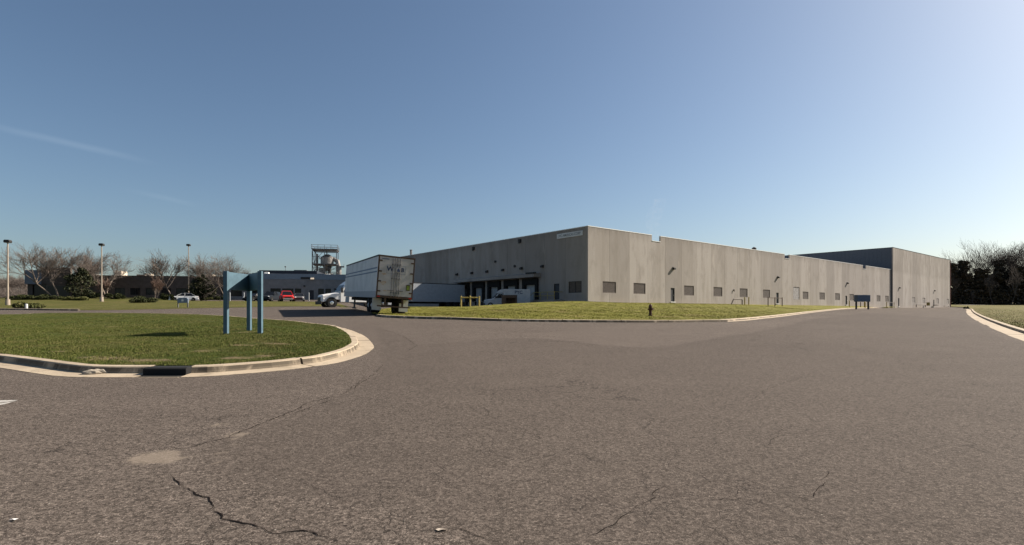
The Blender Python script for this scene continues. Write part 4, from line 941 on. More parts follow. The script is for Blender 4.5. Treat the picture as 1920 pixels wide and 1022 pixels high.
# --- big white semi trailer, seen from its rear corner
def semi_trailer(loc, rot, label, rich=True, axles=True):
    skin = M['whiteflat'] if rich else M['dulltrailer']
    t = empty('semi_trailer', loc, 0, label, 'trailer'); t.rotation_euler = rot
    L, z0, z1, hw = 16.15, 1.22, 4.1, 1.3
    b = MB(); b.box(-hw, hw, .06, L, z0, z1); b.build('box', skin, t, .03)
    r = MB(); r.box(-hw-.02, -hw+.06, .10, L+.01, z0-.14, z0-.004); r.box(hw-.06, hw+.02, .10, L+.01, z0-.14, z0-.004); r.box(-hw-.012, -hw+.02, .10, L, z0, z0+.32); r.box(hw-.02, hw+.012, .10, L, z0, z0+.32); r.build('side_rail', M['silver'] if False else mat('dull_rail', (.34, .35, .36), .6), t)
    r = MB(); r.box(-hw-.014, -hw+.05, .08, L+.01, z1-.10, z1+.012); r.box(hw-.05, hw+.014, .08, L+.01, z1-.10, z1+.012); r.build('top_rail', M['dark'], t)
    fr = MB()
    for x in (-.55, .55): fr.box(x-.08, x+.08, .3, L-.3, z0-.42, z0-.15)
    for i in range(24): fr.box(-hw+.06, hw-.06, .5+i*.65, .56+i*.65, z0-.145, z0-.008)
    fr.build('chassis', M['black'], t)
    for y in (1.9, 3.2) if axles else ():
        a = MB(); a.cyl((-1.1, y, .52), (1.1, y, .52), .07); a.build('axle', M['black'], t)
        for sx in (-1, 1):
            for k in (0, 1):
                wo = wheel(t, sx*(1.10-.34*k), y, .52, .28, .55, (M['whiteflat'] if rich else M['dark']) if k == 0 else M['black'], sx); wo.rotation_euler = (0, 0, R(-90)); 
    for sx in (-1, 1):
        m = MB(); m.box(sx*.98-.33, sx*.98+.33, 1.16, 1.18, .20, z0-.16); m.build('mudflap', M['whiteflat'] if rich else M['black'], t)
        g = MB(); g.box(sx*.75-.07, sx*.75+.07, L-3.3, L-3.15, .12, z0-.15); g.box(sx*.75-.16, sx*.75+.16, L-3.4, L-3.05, .02, .12); g.build('landing_leg', M['steel'], t)
    s = MB(); s.box(-hw+.06, -hw+.09, L-2.9, L-.6, .55, z0-.16); s.build('skirt', M['dulltrailer'], t)
    # rear: frame, doors, hinges, lock rods, bumper
    f = MB(); f.box(-hw, -hw+.09, -.02, .055, z0-.1, z1+.01); f.box(hw-.09, hw, -.02, .055, z0-.1, z1+.01); f.box(-hw+.09, hw-.09, -.02, .055, z1-.10, z1+.01); f.box(-hw+.09, hw-.09, -.03, .055, z0-.1, z0+.06)
    f.build('rear_frame', M['rust'], t)
    for sx in (-1, 1):
        d = MB(); a, c = sorted((sx*.012, sx*(hw-.095))); d.box(a, c, -.012, .055, z0+.065, z1-.105); do = d.build('rear_door', M['rear_door'], t)
        for z in (z0+.35, z0+1.05, z0+1.75, z0+2.5): h = MB(); h.box(sx*(hw-.15)-.13, sx*(hw-.15)+.13, -.05, -.013, z-.045, z+.045); h.build('hinge', M['rust'], do)
        for x in (.09, .27):
            k = MB(); k.cyl((sx*x, -.06, z0+.02), (sx*x, -.06, z1-.12), .022, n=8)
            for z in (z0+.3, z0+1.3, z0+2.3): k.box(sx*x-.05, sx*x+.05, -.06, -.013, z-.05, z+.05)
            k.box(min(sx*x, sx*(x+.3)), max(sx*x, sx*(x+.3)), -.09, -.07, z0+.42, z0+.46); k.build('lock_rod', M['steel'], do)
        for z in (.95,):
            l = MB(); l.box(sx*1.12-.1, sx*1.12+.1, -.04, -.022, z0-.075, z0+.02); l.build('tail_light', M['taillens'], t)
    bm = MB(); bm.box(-1.15, 1.15, .02, .12, .48, .58)
    for sx in (-.62, .62): bm.box(sx-.06, sx+.06, .03, .11, .58, z0-.12)
    bm.build('rear_bumper', M['rust'], t)
    if rich:
        dr = t.children
        doors = [c for c in t.children if c.name.startswith('rear_door')]
        tx = text_mesh('W', .46, .003, .012); o = link('lettering', tx, M['ink'], doors[0]); o.location = (-.44, -.019, 3.17); o.rotation_euler = (R(90), 0, 0)
        tx = text_mesh('B', .40, .003, .012); o = link('lettering', tx, M['ink'], doors[1]); o.location = (.44, -.019, 3.16); o.rotation_euler = (R(90), 0, 0)
        tx = text_mesh('&', .34, .003, .012); o = link('lettering', tx, M['ink'], doors[1]); o.location = (.14, -.085, 3.13); o.rotation_euler = (R(90), 0, 0)
        pl = MB(); pl.box(-.02, .24, -.082, -.062, 2.97, 3.30); pl.build('logo_plate', M['rear_door'], doors[1])
        fm = MB()
        for x0, x1, y0, y1 in ((-.68, .66, 2.86, 2.875), (-.68, .66, 3.44, 3.455), (-.68, -.665, 2.875, 3.44), (.645, .66, 2.875, 3.44)): fm.box(x0, x1, -.020, -.0125, y0, y1)
        fm.build('logo_frame', M['greyink'], doors[0])
        pq = MB(); pq.box(.78, 1.06, -.03, -.013, 1.74, 2.16); po_ = pq.build('placard', M['rust'], doors[1]); pq = MB(); pq.box(.82, 1.02, -.04, -.031, 1.79, 2.11); pq.build('placard_face', M['sticker'], po_)
        st = MB()
        for (cx, cz, rx, rz, sd_) in ((-.84, 2.15, .22, .22, 1), (-.83, 2.78, .20, .10, 2), (-.7, 1.62, .16, .06, 4)):
            rg = random.Random(sd_); k = 18; st.add([(cx, -.0165, cz)]+[(cx+rx*math.cos(2*math.pi*i/k)*rg.uniform(.5, 1.1), -.0165, cz+rz*math.sin(2*math.pi*i/k)*rg.uniform(.5, 1.1)) for i in range(k)], [(0, 1+i, 1+(i+1) % k) for i in range(k)])
        st.build('stain', M['orange'], doors[0])
        tb = MB(); tb.box(-1.05, -.55, -.019, -.013, 3.82, 3.90); tb.build('maker_strip', M['greyink'], doors[0])
        sp = MB()
        for z in (3.20, 2.93): sp.box(-hw-.006, -hw+.02, .25, L-.05, z-.05, z+.05)
        sp.build('stripe', M['stripe'], t)
        rb = MB()
        for i in range(1, 26): rb.box(-hw-.004, -hw+.01, i*.62-.012, i*.62+.012, z0+.33, z1-.11)
        rb.build('panel_seam', M['whiteflat'], t)
    return t
M['rear_door'] = mat('dirty_white_door', (.44, .42, .405), .7, base2=(.35, .33, .31), vscale=1.4)
tr = at(704, 592, 37.9); tdir = Vector((-.42, .907)); tc_ = Vector((-9.62, 37.9))+Vector((.907, .42))*1.3
semi_trailer((tc_.x, tc_.y, t1(tc_.x, tc_.y)+.09), (R(1.7), R(4.0), R(24.85)), 'white semi trailer with dark blue side stripes, its rear doors facing the road')
p2 = wh(-.75, 28.9); t2 = semi_trailer((p2.x, p2.y, t1(p2.x, p2.y)), (0, 0, R(39.07+90)), 'plain white semi trailer backed into a loading dock in the warehouse shadow', False)
# --- white road tractor standing across behind the trailer
TR = at(622, 573.8, 64.0); trot = R(180+36)
K = empty('semi_truck', (0, 0, 0), trot, 'white semi truck tractor facing left beyond the big trailer', 'truck')
fx = Vector((math.cos(trot), math.sin(trot))); ll = Vector((-fx.y, fx.x))
org = Vector((TR.x, TR.y))-fx*2.2-ll*1.05
K.location = (org.x, org.y, t1(TR.x, TR.y)+.02)
b = MB()
b.loft([[(x, -a, z0), (x, a, z0), (x, a, z1-.12), (x, a*.8, z1), (x, -a*.8, z1), (x, -a, z1-.12)] for x, a, z0, z1 in ((3.35, .78, .62, 1.22), (3.2, .92, .6, 1.46), (2.2, 1.02, .95, 1.66), (1.2, 1.10, .9, 1.84))])
b.build('hood', M['white'], K, .05)
b = MB(); b.loft([[(x, -1.15, .62), (x, 1.15, .62), (x, 1.15, z1-.2), (x, 1.0, z1), (x, -1.0, z1), (x, -1.15, z1-.2)] for x, z1 in ((1.2, 1.95), (.62, 2.75), (.2, 3.05), (-.6, 3.62), (-2.0, 3.85))]); b.build('cab', M['white'], K, .05)
b = MB(); b.add([(1.255, -1.0, 1.93), (1.255, 1.0, 1.93), (.70, .93, 2.68), (.70, -.93, 2.68)], [(0, 1, 2, 3)]); b.build('windscreen', M['glass'], K)
for sx in (-1, 1):
    b = MB(); b.prism([(.85, 1.80), (.52, 2.50), (-.15, 2.50), (-.15, 1.80)], 'y', min(sx*1.145, sx*1.16), max(sx*1.145, sx*1.16)); b.build('window', M['glass'], K)
    b = MB(); b.box(.95, 1.15, min(sx*1.2, sx*1.42), max(sx*1.2, sx*1.42), 1.75, 2.35); b.build('mirror', M['dark'], K)
    b = MB(); b.ball((3.12, sx*.80, 1.0), .2, 8, 6, (.7, .9, .8)); b.build('headlight', M['lamp'], K)
    a = MB(); a.cyl((2.2, sx*.90, .56), (2.2, sx*1.085, .56), .66, .66, 20); a.build('wheel_arch', M['black'], K)
    wheel(K, 2.2, sx*1.0, .52, .28, .58, M['chrome'], sx)
    for x in (-3.0, -4.3): wheel(K, x, sx*.98, .52, .5, .55, M['chrome'], sx)
b = MB(); b.box(3.36, 3.5, -1.1, 1.1, .35, .72); b.build('bumper', M['dark'], K, .04)
b = MB(); b.box(3.30, 3.39, -.55, .55, .72, 1.2); b.build('grille', M['dark'], K)
b = MB(); b.box(-5.0, 3.2, -.45, .45, .6, .9); b.build('chassis', M['black'], K)
# --- small white box truck at the dock
kx = at(947, 560, 76.0); krot = R(180+8)
B = empty('box_truck', (kx.x, 76.0, t1(kx.x, 76.0)), krot, 'small white box truck with dark lettering facing left before the dock doors', 'truck')
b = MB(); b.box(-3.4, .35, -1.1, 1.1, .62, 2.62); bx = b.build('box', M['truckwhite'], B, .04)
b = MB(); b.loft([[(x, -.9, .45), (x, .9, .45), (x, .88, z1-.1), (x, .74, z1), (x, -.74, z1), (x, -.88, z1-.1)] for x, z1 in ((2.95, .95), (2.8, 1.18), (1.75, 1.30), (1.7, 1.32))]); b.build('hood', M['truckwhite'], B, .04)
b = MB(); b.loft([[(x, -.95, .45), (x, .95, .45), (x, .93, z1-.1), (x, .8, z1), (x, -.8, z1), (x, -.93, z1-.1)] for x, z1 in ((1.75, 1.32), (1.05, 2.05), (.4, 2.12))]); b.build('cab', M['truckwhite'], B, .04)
b = MB(); b.add([(1.70, -.78, 1.40), (1.70, .78, 1.40), (1.13, .74, 2.0), (1.13, -.74, 2.0)], [(0, 1, 2, 3)]); b.build('windscreen', M['glass'], B)
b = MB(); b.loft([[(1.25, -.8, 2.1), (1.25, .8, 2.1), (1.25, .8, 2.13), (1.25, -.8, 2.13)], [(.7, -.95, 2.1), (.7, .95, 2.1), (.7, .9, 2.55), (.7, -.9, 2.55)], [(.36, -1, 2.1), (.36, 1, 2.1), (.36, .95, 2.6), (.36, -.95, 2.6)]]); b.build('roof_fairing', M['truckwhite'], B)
for sx in (-1, 1):
    b = MB(); b.prism([(1.45, 1.38), (1.0, 1.95), (.5, 1.95), (.5, 1.38)], 'y', min(sx*.935, sx*.96), max(sx*.935, sx*.96)); b.build('window', M['glass'], B)
    b = MB(); b.box(2.82, 2.97, sx*.62-.17, sx*.62+.17, .82, 1.02); b.build('headlight', M['lamp'], B)
    b = MB(); b.box(1.35, 1.5, min(sx*1.0, sx*1.2), max(sx*1.0, sx*1.2), 1.35, 1.65); b.build('mirror', M['dark'], B)
    for x in (2.15, -2.0): wheel(B, x, sx*.85, .38, .24, .6, None, sx)
b = MB(); b.box(2.92, 3.08, -.92, .92, .42, .70); b.build('bumper', M['dark'], B, .03)
b = MB(); b.box(2.9, 2.98, -.4, .4, .78, 1.02); b.build('grille', M['dark'], B)
tx = text_mesh('PYC', .62, .003, .016); o = link('lettering', tx, M['ink'], bx); o.location = (-1.75, 1.11, 2.16); o.rotation_euler = (R(90), 0, R(180))
# --- brown open-fronted crate beside it
cxp = at(955, 562, 73.0); C0 = empty('crate', (cxp.x, 73.0, t1(cxp.x, 73.0)), R(6), 'brown open-fronted wooden crate standing in front of the small box truck', 'crate')
b = MB(); b.box(-1.0, 1.0, .5, .58, .12, 1.65); b.box(-1.0, -.92, -.5, .499, .12, 1.65); b.box(.92, 1.0, -.5, .499, .12, 1.65); b.build('side', M['wood'], C0)
b = MB(); b.box(-1.02, 1.02, -.52, .6, 1.652, 1.73); b.build('lid', M['wood'], C0)
b = MB(); b.box(-1.02, 1.02, -.52, .6, .0, .118); b.build('base', M['wood'], C0)
b = MB(); b.box(-1.0, -.5, -.54, -.505, .12, 1.65); b.box(-.5, 1.0, -.54, -.505, 1.35, 1.65); b.box(.75, 1.0, -.54, -.505, .12, 1.35); b.build('front', M['wood'], C0)
#@@SMALL
# ------------------------------------------------------------------ street furniture
# --- open blue three-post sign stand on the island
pa, pb, pcx = hit(424, 626.5, .2), hit(488, 626.5, .2), hit(467.3, 620.5, .2)
pa.y = pb.y = (pa.y+pb.y)/2; pa.x = -536/FPX*pa.y; pb.x = -472/FPX*pb.y
SG = empty('sign_stand', (pa.x, pa.y, t1(pa.x, pa.y)+.18), 0, 'blank teal blue V-shaped sign stand on three posts in the grass island', 'sign')
zt = HC+(HOR-508.5)/FPX*pa.y-SG.location.z; zb_ = HC+(HOR-543)/FPX*pa.y-SG.location.z
Ls = [Vector((0, 0)), Vector((pb.x-pa.x, pb.y-pa.y)), Vector((pcx.x-pa.x, pcx.y-pa.y))]
for q in Ls: b = MB(); b.box(q.x-.068, q.x+.068, q.y-.068, q.y+.068, -.35, zt); b.build('post', M['teal'], SG, .006)
def sign_panel(p, q, z0, z1, th=.05):
    d = (q-p).normalized(); n = Vector((-d.y, d.x)); a, c = p+d*.072, q-d*.072; b = MB()
    b.prism([(a.x-n.x*th/2, a.y-n.y*th/2), (c.x-n.x*th/2, c.y-n.y*th/2), (c.x+n.x*th/2, c.y+n.y*th/2), (a.x+n.x*th/2, a.y+n.y*th/2)], 'z', z0, z1); b.build('panel', M['teal'], SG)
sign_panel(Ls[0], Ls[2], zb_, zt-.015); sign_panel(Ls[1], Ls[2], zb_, zt-.015)
for q in Ls:
    b = MB()
    for z in (zb_+.12, zt-.15): b.cyl((q.x-.02, q.y-.069, z), (q.x-.02, q.y-.080, z), .014, .014, 6)
    b.build('bolt', M['steel'], SG)
# --- navy box sign by the warehouse lawn edge
sx_ = hl(1617.5, 576.2); s0 = sx_
N = empty('sign_stand', (s0.x, s0.y, s0.z-.05), R(10), 'navy blue box sign on two short legs at the far end of the warehouse lawn', 'sign')
k = s0.y/FPX
b = MB(); b.box(-13.6*k, 13.6*k, -.3, .5, 11*k, 23.7*k); b.build('sign_box', M['navy'], N, .03)
for x in (-12.8, 13.0): b = MB(); b.box(x*k-.10, x*k+.10, 0, .2, -.3, 11*k-.003); b.build('post', M['dark'], N)
# --- little arched sign on the left lawn
s1 = hlf(343, 576.5); k = s1.y/FPX
A = empty('sign_stand', tuple(s1), R(-4), 'small arched grey-blue sign on two legs by the white sedan', 'sign')
b = MB(); hw_ = 10.5*k; b.prism([(-hw_, 8.5*k), (hw_, 8.5*k), (hw_, 16*k), (hw_*.75, 18*k), (hw_*.35, 18.6*k), (0, 17.6*k), (-hw_*.35, 18.6*k), (-hw_*.75, 18*k), (-hw_, 16*k)], 'y', -.06, .06); bo_ = b.build('panel', M['bluesign'] if 'bluesign' in M else mat('greyblue_sign', (.17, .21, .27), .6), A, .01)
b = MB(); b.box(-.12, .12, -.075, -.062, 11.5*k, 15*k); b.build('emblem', M['silver'], bo_)
for x in (-.9, .9): b = MB(); b.box(x*hw_-.05, x*hw_+.05, -.04, .04, -.2, 8.5*k-.003); b.build('leg', M['steel'], A)
# --- lamp posts
def lamp_post(loc, h, label):
    o = empty('lamp_post', loc, R(12), label, 'lamp post', 'lamp posts on the left lawn')
    b = MB(); b.cyl((0, 0, -.4), (0, 0, .75), .27, .23, 14); b.build('base', M['pole'], o)
    b = MB(); b.cyl((0, 0, .75), (0, 0, h-.25), .105, .07, 12); b.build('pole', M['pole'], o)
    b = MB(); b.prism([(-.30, -.18), (.30, -.18), (.33, .02), (.25, .18), (-.25, .18), (-.33, .02)], 'y', -.28, .28); k = b.build('head', M['dark'], o, .02); k.location = (0, 0, h-.05)
    b = MB(); b.box(-.22, .22, -.22, .22, -.20, -.182); b.build('lens', M['lamp'], k); return o
q = hlf(14.5, 572); lamp_post((q.x, q.y, q.z-.02), (120.5)/FPX*q.y, 'lamp post rising from the low bush at the far left')
q = hlf(190.5, 565.4); lamp_post((q.x, q.y, q.z-.02), 107.5/FPX*q.y, 'lamp post standing in the lawn between two low bushes')
q = Vector(on_left(353.5, 103)); lamp_post((q.x, q.y, t1(q.x, q.y)), HC+(HOR-459)/FPX*103-t1(q.x, q.y), 'lamp post standing just behind the white sedan')
# --- hydrant
h0 = hl(1219.5, 592)
H = empty('fire_hydrant', tuple(h0), R(35), 'dark red fire hydrant standing alone on the warehouse lawn', 'fire hydrant')
b = MB(); b.cyl((0, 0, -.1), (0, 0, .06), .16, .16, 14); b.cyl((0, 0, .06), (0, 0, .60), .105, .10, 14); b.cyl((0, 0, .60), (0, 0, .66), .15, .15, 14); b.build('barrel', M['hydrant'], H)
b = MB(); b.cyl((0, 0, .66), (0, 0, .74), .125, .12, 14); b.ball((0, 0, .74), .12, 12, 8, (1, 1, .8)); b.cyl((0, 0, .82), (0, 0, .90), .035, .03, 6); b.build('bonnet', M['hydrant'], H)
for d, r in (((1, 0), .065), ((-1, 0), .065), ((0, -1), .085)): b = MB(); b.cyl((d[0]*.08, d[1]*.08, .48), (d[0]*.2, d[1]*.2, .48), r, r, 10); b.cyl((d[0]*.2, d[1]*.2, .48), (d[0]*.235, d[1]*.235, .48), r*1.15, r*1.1, 6); b.build('outlet', M['hydrant'], H)
# --- yellow three-post guard at the lawn edge
y0 = hl(881.5, 575.4); k = y0.y/FPX
G = empty('guard_rail', tuple(y0), 0, 'bright yellow three-post guard rail at the lawn edge before the box truck', 'guard rail')
for du, h in ((-17, 19.8), (0, 20.2), (17, 19.5)): b = MB(); b.cyl((du*k, 0, -.3), (du*k, 0, h*k), .085, .085, 12); b.ball((du*k, 0, h*k), .085, 10, 6, (1, 1, .5)); b.build('post', M['yellow_b'] if 'yellow_b' in M else M['yellow'], G)
for a, c in ((-17, 0), (0, 17)): b = MB(); b.cyl((a*k+.08, 0, 17.5*k), (c*k-.08, 0, 17.5*k), .06, .06, 10); b.build('rail', M['yellow'], G)
# --- pipe guards, bollards and frames along the warehouse wall
def wbase(u, off):
    """point in front of the wall, off metres out, on sight line u"""
    r = (u-960)/FPX; ox, oy = wh(0, -off); s = (r*oy-ox)/(dR.x-r*dR.y); p = wh(s, -off); return Vector((p.x, p.y, zl(p.x, p.y))), s
def hoop(u0, u1, vtop, m, label, off=1.2, r=.06, slope=0.0, name='pipe_guard'):
    a, sa = wbase(u0, off); c, sc_ = wbase(u1, off); L = sc_-sa
    h = HC+(HOR-vtop)/FPX*((a.y+c.y)/2)-a.z
    o = empty(name, tuple(a), R(39.07), label, 'pipe guard')
    b = MB(); b.tube([(0, 0, -.3), (slope*L, 0, h-.15), (slope*L+.15, 0, h), (L-.15, 0, h), (L, 0, h-.15), (L, 0, -.3)], r, 8); b.build('hoop', m, o); return o
hoop(1370, 1391.5, 561, M['pipe'], 'grey bent pipe guard with one sloping leg left of two yellow bollards', 1.3, .09, .22)
hoop(1718, 1735, 571.4, M['pipe'], 'brown pipe guard against the tall far block, left of a yellow barrel', 1.2, .10)
hoop(1770, 1778.8, 573.6, M['pipe'], 'small brown pipe guard at the far right end of the tall block', 1.2, .09)
def bollard(u, vtop, m, label, off=1.5, r=.09):
    a, s = wbase(u, off); h = HC+(HOR-vtop)/FPX*a.y-a.z
    o = empty('bollard', tuple(a), 0, label, 'bollard', 'bollards along the warehouse wall')
    b = MB(); b.cyl((0, 0, -.3), (0, 0, h-.05), r, r, 12); b.build('pipe', m, o); b = MB(); b.ball((0, 0, h-.05), r, 12, 6, (1, 1, .6)); b.build('cap', m, o); return o
bollard(1396.3, 557.2, M['yellow'], 'left one of a pair of yellow bollards by the bent grey pipe guard')
bollard(1404, 556.8, M['yellow'], 'right one of a pair of yellow bollards by the bent grey pipe guard')
bollard(1592.8, 563.3, M['yellow'], 'short yellow bollard by the dark door left of the navy box sign')
bollard(1613.6, 566.5, M['rust'], 'rusty brown bollard half hidden under the navy box sign')
bollard(1621.5, 566.5, M['yellow'], 'thick yellow bollard under the navy box sign', r=.2)
def frame_guard(us, vtop, mp, mr, label, off=1.4, r=.08):
    pts = [wbase(u, off) for u in us]; a, s_ = pts[0]; h = HC+(HOR-vtop)/FPX*(pts[len(pts)//2][0].y)-a.z
    o = empty('guard_rail', tuple(a), R(39.07), label, 'guard rail')
    for p, s in pts: b = MB(); b.cyl((s-s_, 0, -.3), (s-s_, 0, h+.08), r, r, 10); b.build('post', mp, o)
    for (p, s), (q, t) in zip(pts[:-1], pts[1:]): b = MB(); b.cyl((s-s_+r*.9, 0, h-.05), (t-s_-r*.9, 0, h-.05), r*.7, r*.7, 8); b.build('rail', mr, o)
    return o
frame_guard((1440.2, 1453, 1466.6), 558.2, M['rust'], M['rust'], 'dark rusty three-post guard rail in front of a warehouse door')
frame_guard((1662.3, 1676.4), 567.2, M['yellow'], M['pipe'], 'yellow-posted guard rail where the low warehouse meets the tall block', 1.9)
a, s = wbase(1740.5, 1.2); o = empty('barrel', tuple(a), 0, 'faded yellow barrel between a pipe guard and a door of the tall block', 'barrel')
b = MB(); b.cyl((0, 0, 0), (0, 0, 1.0), .42, .42, 18); b.build('body', M['yellow'], o); b = MB()
for z in (.02, .35, .66, .98): b.cyl((0, 0, z-.02), (0, 0, z+.02), .44, .44, 18)
b.build('ring', M['rust'], o)
a, s = wbase(1754.5, 1.1); o = empty('pallet', tuple(a), R(39.07), 'low dark wooden pallet lying by a door of the tall block', 'pallet')
b = MB()
for i in range(6): b.box(-1.1+i*.38, -.80+i*.38, -.5, .5, .14, .18)
b.build('deck', M['rust'], o)
b = MB()
for y in (-.45, 0, .41): b.box(-1.1, 1.1, y, y+.09, 0, .139)
b.build('runner', M['rust'], o)
# --- white bollards by the grey wing, little white post at the left lawn
for u, lb in ((431, 'pale bollard in front of the left end of the grey wing'), (457.5, 'pale bollard seen between the posts of the blue sign stand'), (579, 'pale bollard right of the grey car near a doorway')):
    q = Vector(park(u, 101, 0)); o = empty('bollard', tuple(q), 0, lb, 'bollard', 'pale bollards by the grey wing')
    b = MB(); b.cyl((0, 0, -.2), (0, 0, 1.5), .11, .11, 12); b.build('pipe', M['bluegrey2'] if 'bluegrey2' in M else M['dockdoor'], o); b = MB(); b.ball((0, 0, 1.5), .11, 12, 6); b.build('cap', M['dockdoor'], o)
q = hlf(49.5, 580); o = empty('marker_post', tuple(q), 0, 'short white marker post at the road edge before the low bush', 'post')
b = MB(); b.cyl((0, 0, -.2), (0, 0, .48), .11, .11, 12); b.build('pipe', M['whiteflat'], o); b = MB(); b.ball((0, 0, .48), .11, 12, 6, (1, 1, .4)); b.build('cap', M['whiteflat'], o)
# --- kerb inlet of the storm drain and a loose lump
ip = min(range(len(isl_path)), key=lambda i: (isl_path[i]-drain_c).length)
pp = drain_c; tg = (isl_path[(ip+1) % len(isl_path)]-isl_path[ip-1]).normalized(); tg = drain_t if drain_t.dot(tg) > 0 else -drain_t; ang = math.atan2(tg.y, tg.x); hL = drain_h
D = empty('storm_drain', (pp.x, pp.y, t1(pp.x, pp.y)), ang, 'black cast iron kerb inlet of a storm drain in the island kerb', 'storm drain')
b = MB(); b.prism([(.26, -.2), (.26, .135), (.30, .165), (.62, .165), (.62, -.2)], 'x', -hL+.004, hL-.004); b.build('hood', M['black'], D, .012)
b = MB(); b.box(-hL+.05, hL-.05, .05, .255, -.05, .012)
b.build('grate', M['black'], D)
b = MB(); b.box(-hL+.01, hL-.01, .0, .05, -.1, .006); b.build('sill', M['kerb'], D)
for u, v, s_, lb in ((172, 702.5, .12, 'flat brown lump of broken kerb lying in the gutter'), (188, 701, .13, 'pale lump of broken concrete lying in the gutter by the kerb joint')):
    q = hit(u, v); rg = random.Random(int(u)); b = MB(); b.ball((0, 0, 0), s_, 9, 6, (1.5, .8, .55)); b.v = [(x*(1+rg.uniform(-.2, .2)), y*(1+rg.uniform(-.2, .2)), z*(1+rg.uniform(-.2, .2))) for x, y, z in b.v]
    o = b.build('concrete_lump', M['stone'] if u > 180 else M['wood2'] if 'wood2' in M else M['stone']); o.location = (q.x, q.y, q.z+.035); tag(o, lb, 'rubble')
LT = [(28, 976, 'crumpled white paper scrap at the lower left of the road', .024), (826, 995, 'pale dry leaf lying on the road near the bottom centre', .032), (62, 652, 'tiny white paper scrap on the island grass', .025)]
for u, v, lb, s_ in LT:
    q = hit(u, v, .16 if v == 652 else .0); rg = random.Random(u); b = MB(); k = 7
    b.add([(s_*(1+.5*rg.uniform(-1, 1))*math.cos(i*2*math.pi/k)*1.6, s_*.7*(1+.5*rg.uniform(-1, 1))*math.sin(i*2*math.pi/k), .006+.012*rg.uniform(0, 1)) for i in range(k)]+[(0, 0, .015)], [(i, (i+1) % k, k) for i in range(k)])
    o = b.build('paper_scrap' if u != 826 else 'dry_leaf', M['coping'] if u != 826 else M['cream']); o.location = q; tag(o, lb, 'litter')
#@@GREEN
# ------------------------------------------------------------------ trees and shrubs
def prisms(segs, n=3):
    """numpy mesh of tapered twigs: rows (x0,y0,z0,x1,y1,z1,r0,r1)"""
    S = np.array(segs, float); a, b = S[:, :3], S[:, 3:6]; d = b-a; d /= np.linalg.norm(d, axis=1, keepdims=True)+1e-9
    h = np.where(np.abs(d[:, 2:3]) < .9, np.array([[0, 0, 1.]]), np.array([[1., 0, 0]])); u = np.cross(d, h); u /= np.linalg.norm(u, axis=1, keepdims=True)+1e-9; w_ = np.cross(d, u)
    V = []
    for p, r in ((a, S[:, 6]), (b, S[:, 7])):
        for i in range(n):
            t = 2*np.pi*i/n; V.append(p+u*(r*np.cos(t))[:, None]+w_*(r*np.sin(t))[:, None])
    V = np.stack(V, 1); k = len(S); base = (np.arange(k)*2*n)[:, None]; F = []
    for i in range(n): F.append(base+np.array([[i, (i+1) % n, n+(i+1) % n, n+i]]))
    return V.reshape(-1, 3), np.concatenate(F)
def bare_tree_meshes(seed, h=10., trunk_h=.28, spread=.9, stems=1, kids=(5, 5, 5, 4), r0=.16, up=.35, twig=.0135, lmul=(.55, .78)):
    rg = random.Random(seed); T_, C_ = [], []
    def grow(p, d, L, r, lev):
        k = 4 if lev < 2 else 3; pts = [p]; dd = d.copy()
        for i in range(k):
            dd = (dd+Vector((rg.gauss(0, .13), rg.gauss(0, .13), rg.gauss(.02, .10)))+Vector((0, 0, up*.09*lev))).normalized(); q = pts[-1]+dd*(L/k)
            ra, rb = r*(1-.55*i/k), r*(1-.55*(i+1)/k)
            (T_ if lev <= 1 else C_).append((*pts[-1], *q, max(ra, twig), max(rb, twig*.8))); pts.append(q)
        if lev >= len(kids): return
        for j in range(kids[lev]):
            t = rg.uniform(.35, 1.0) if lev else rg.uniform(.75, 1.0); x = t*k; i = min(k-1, int(x)); q = pts[i].lerp(pts[i+1], x-i)
            ax = d.orthogonal().normalized(); ax.rotate(Matrix.Rotation(rg.uniform(0, 2*math.pi)+j*2.4, 3, d)); a = rg.uniform(.35, .85)*spread
            nd = (d*math.cos(a)+ax*math.sin(a)).normalized(); nd.z = nd.z+.15*up
            grow(q, nd.normalized(), L*rg.uniform(*lmul)*(1.35 if lev == 0 else 1), r*rg.uniform(.42, .6), lev+1)
    for s_ in range(stems):
        a = rg.uniform(0, 6.3); d = Vector((math.cos(a)*.28, math.sin(a)*.28, 1)).normalized() if stems > 1 else Vector((rg.gauss(0, .06), rg.gauss(0, .06), 1)).normalized()
        grow(Vector((math.cos(a)*.15*(stems > 1), math.sin(a)*.15*(stems > 1), -.3)), d, h*trunk_h, r0, 0)
    top = max(s[5] for s in C_); k = h/top
    sc = lambda S: [tuple(v*k for v in s[:6])+s[6:] for s in S]
    v, f = prisms(sc(T_), 6); v2, f2 = prisms(sc(C_), 3)
    return np_mesh('trunk', v, f), np_mesh('crown', v2, f2)
def put_tree(name, loc, meshes, mats, label, cat, s=1.0, rz=0.0, group=None, sx=1.0):
    o = empty(name, loc, rz, label, cat, group); o.scale = (s*sx, s*sx, s)
    link('trunk', meshes[0], mats[0], o); link('crown', meshes[1], mats[1], o); return o
def leaf_cloud(P, size, rg, flat=.0):
    n = len(P); a = rg.normal(0, 1, (n, 3)); a /= np.linalg.norm(a, axis=1, keepdims=True); b = rg.normal(0, 1, (n, 3)); b -= a*(a*b).sum(1, keepdims=True); b /= np.linalg.norm(b, axis=1, keepdims=True)
    s_ = size*rg.uniform(.55, 1.3, (n, 1)); a = a*s_; b = b*s_*.6
    V = np.stack([P-a, P+b*.9, P+a, P-b*.9], 1).reshape(-1, 3); return V, np.arange(4*n).reshape(-1, 4)
def clump_points(rg, centres, radii, n):
    k = rg.integers(0, len(centres), n); d = rg.normal(0, 1, (n, 3)); d /= np.linalg.norm(d, axis=1, keepdims=True); r = rg.uniform(.55, 1.0, (n, 1))**.6
    return centres[k]+d*r*radii[k]
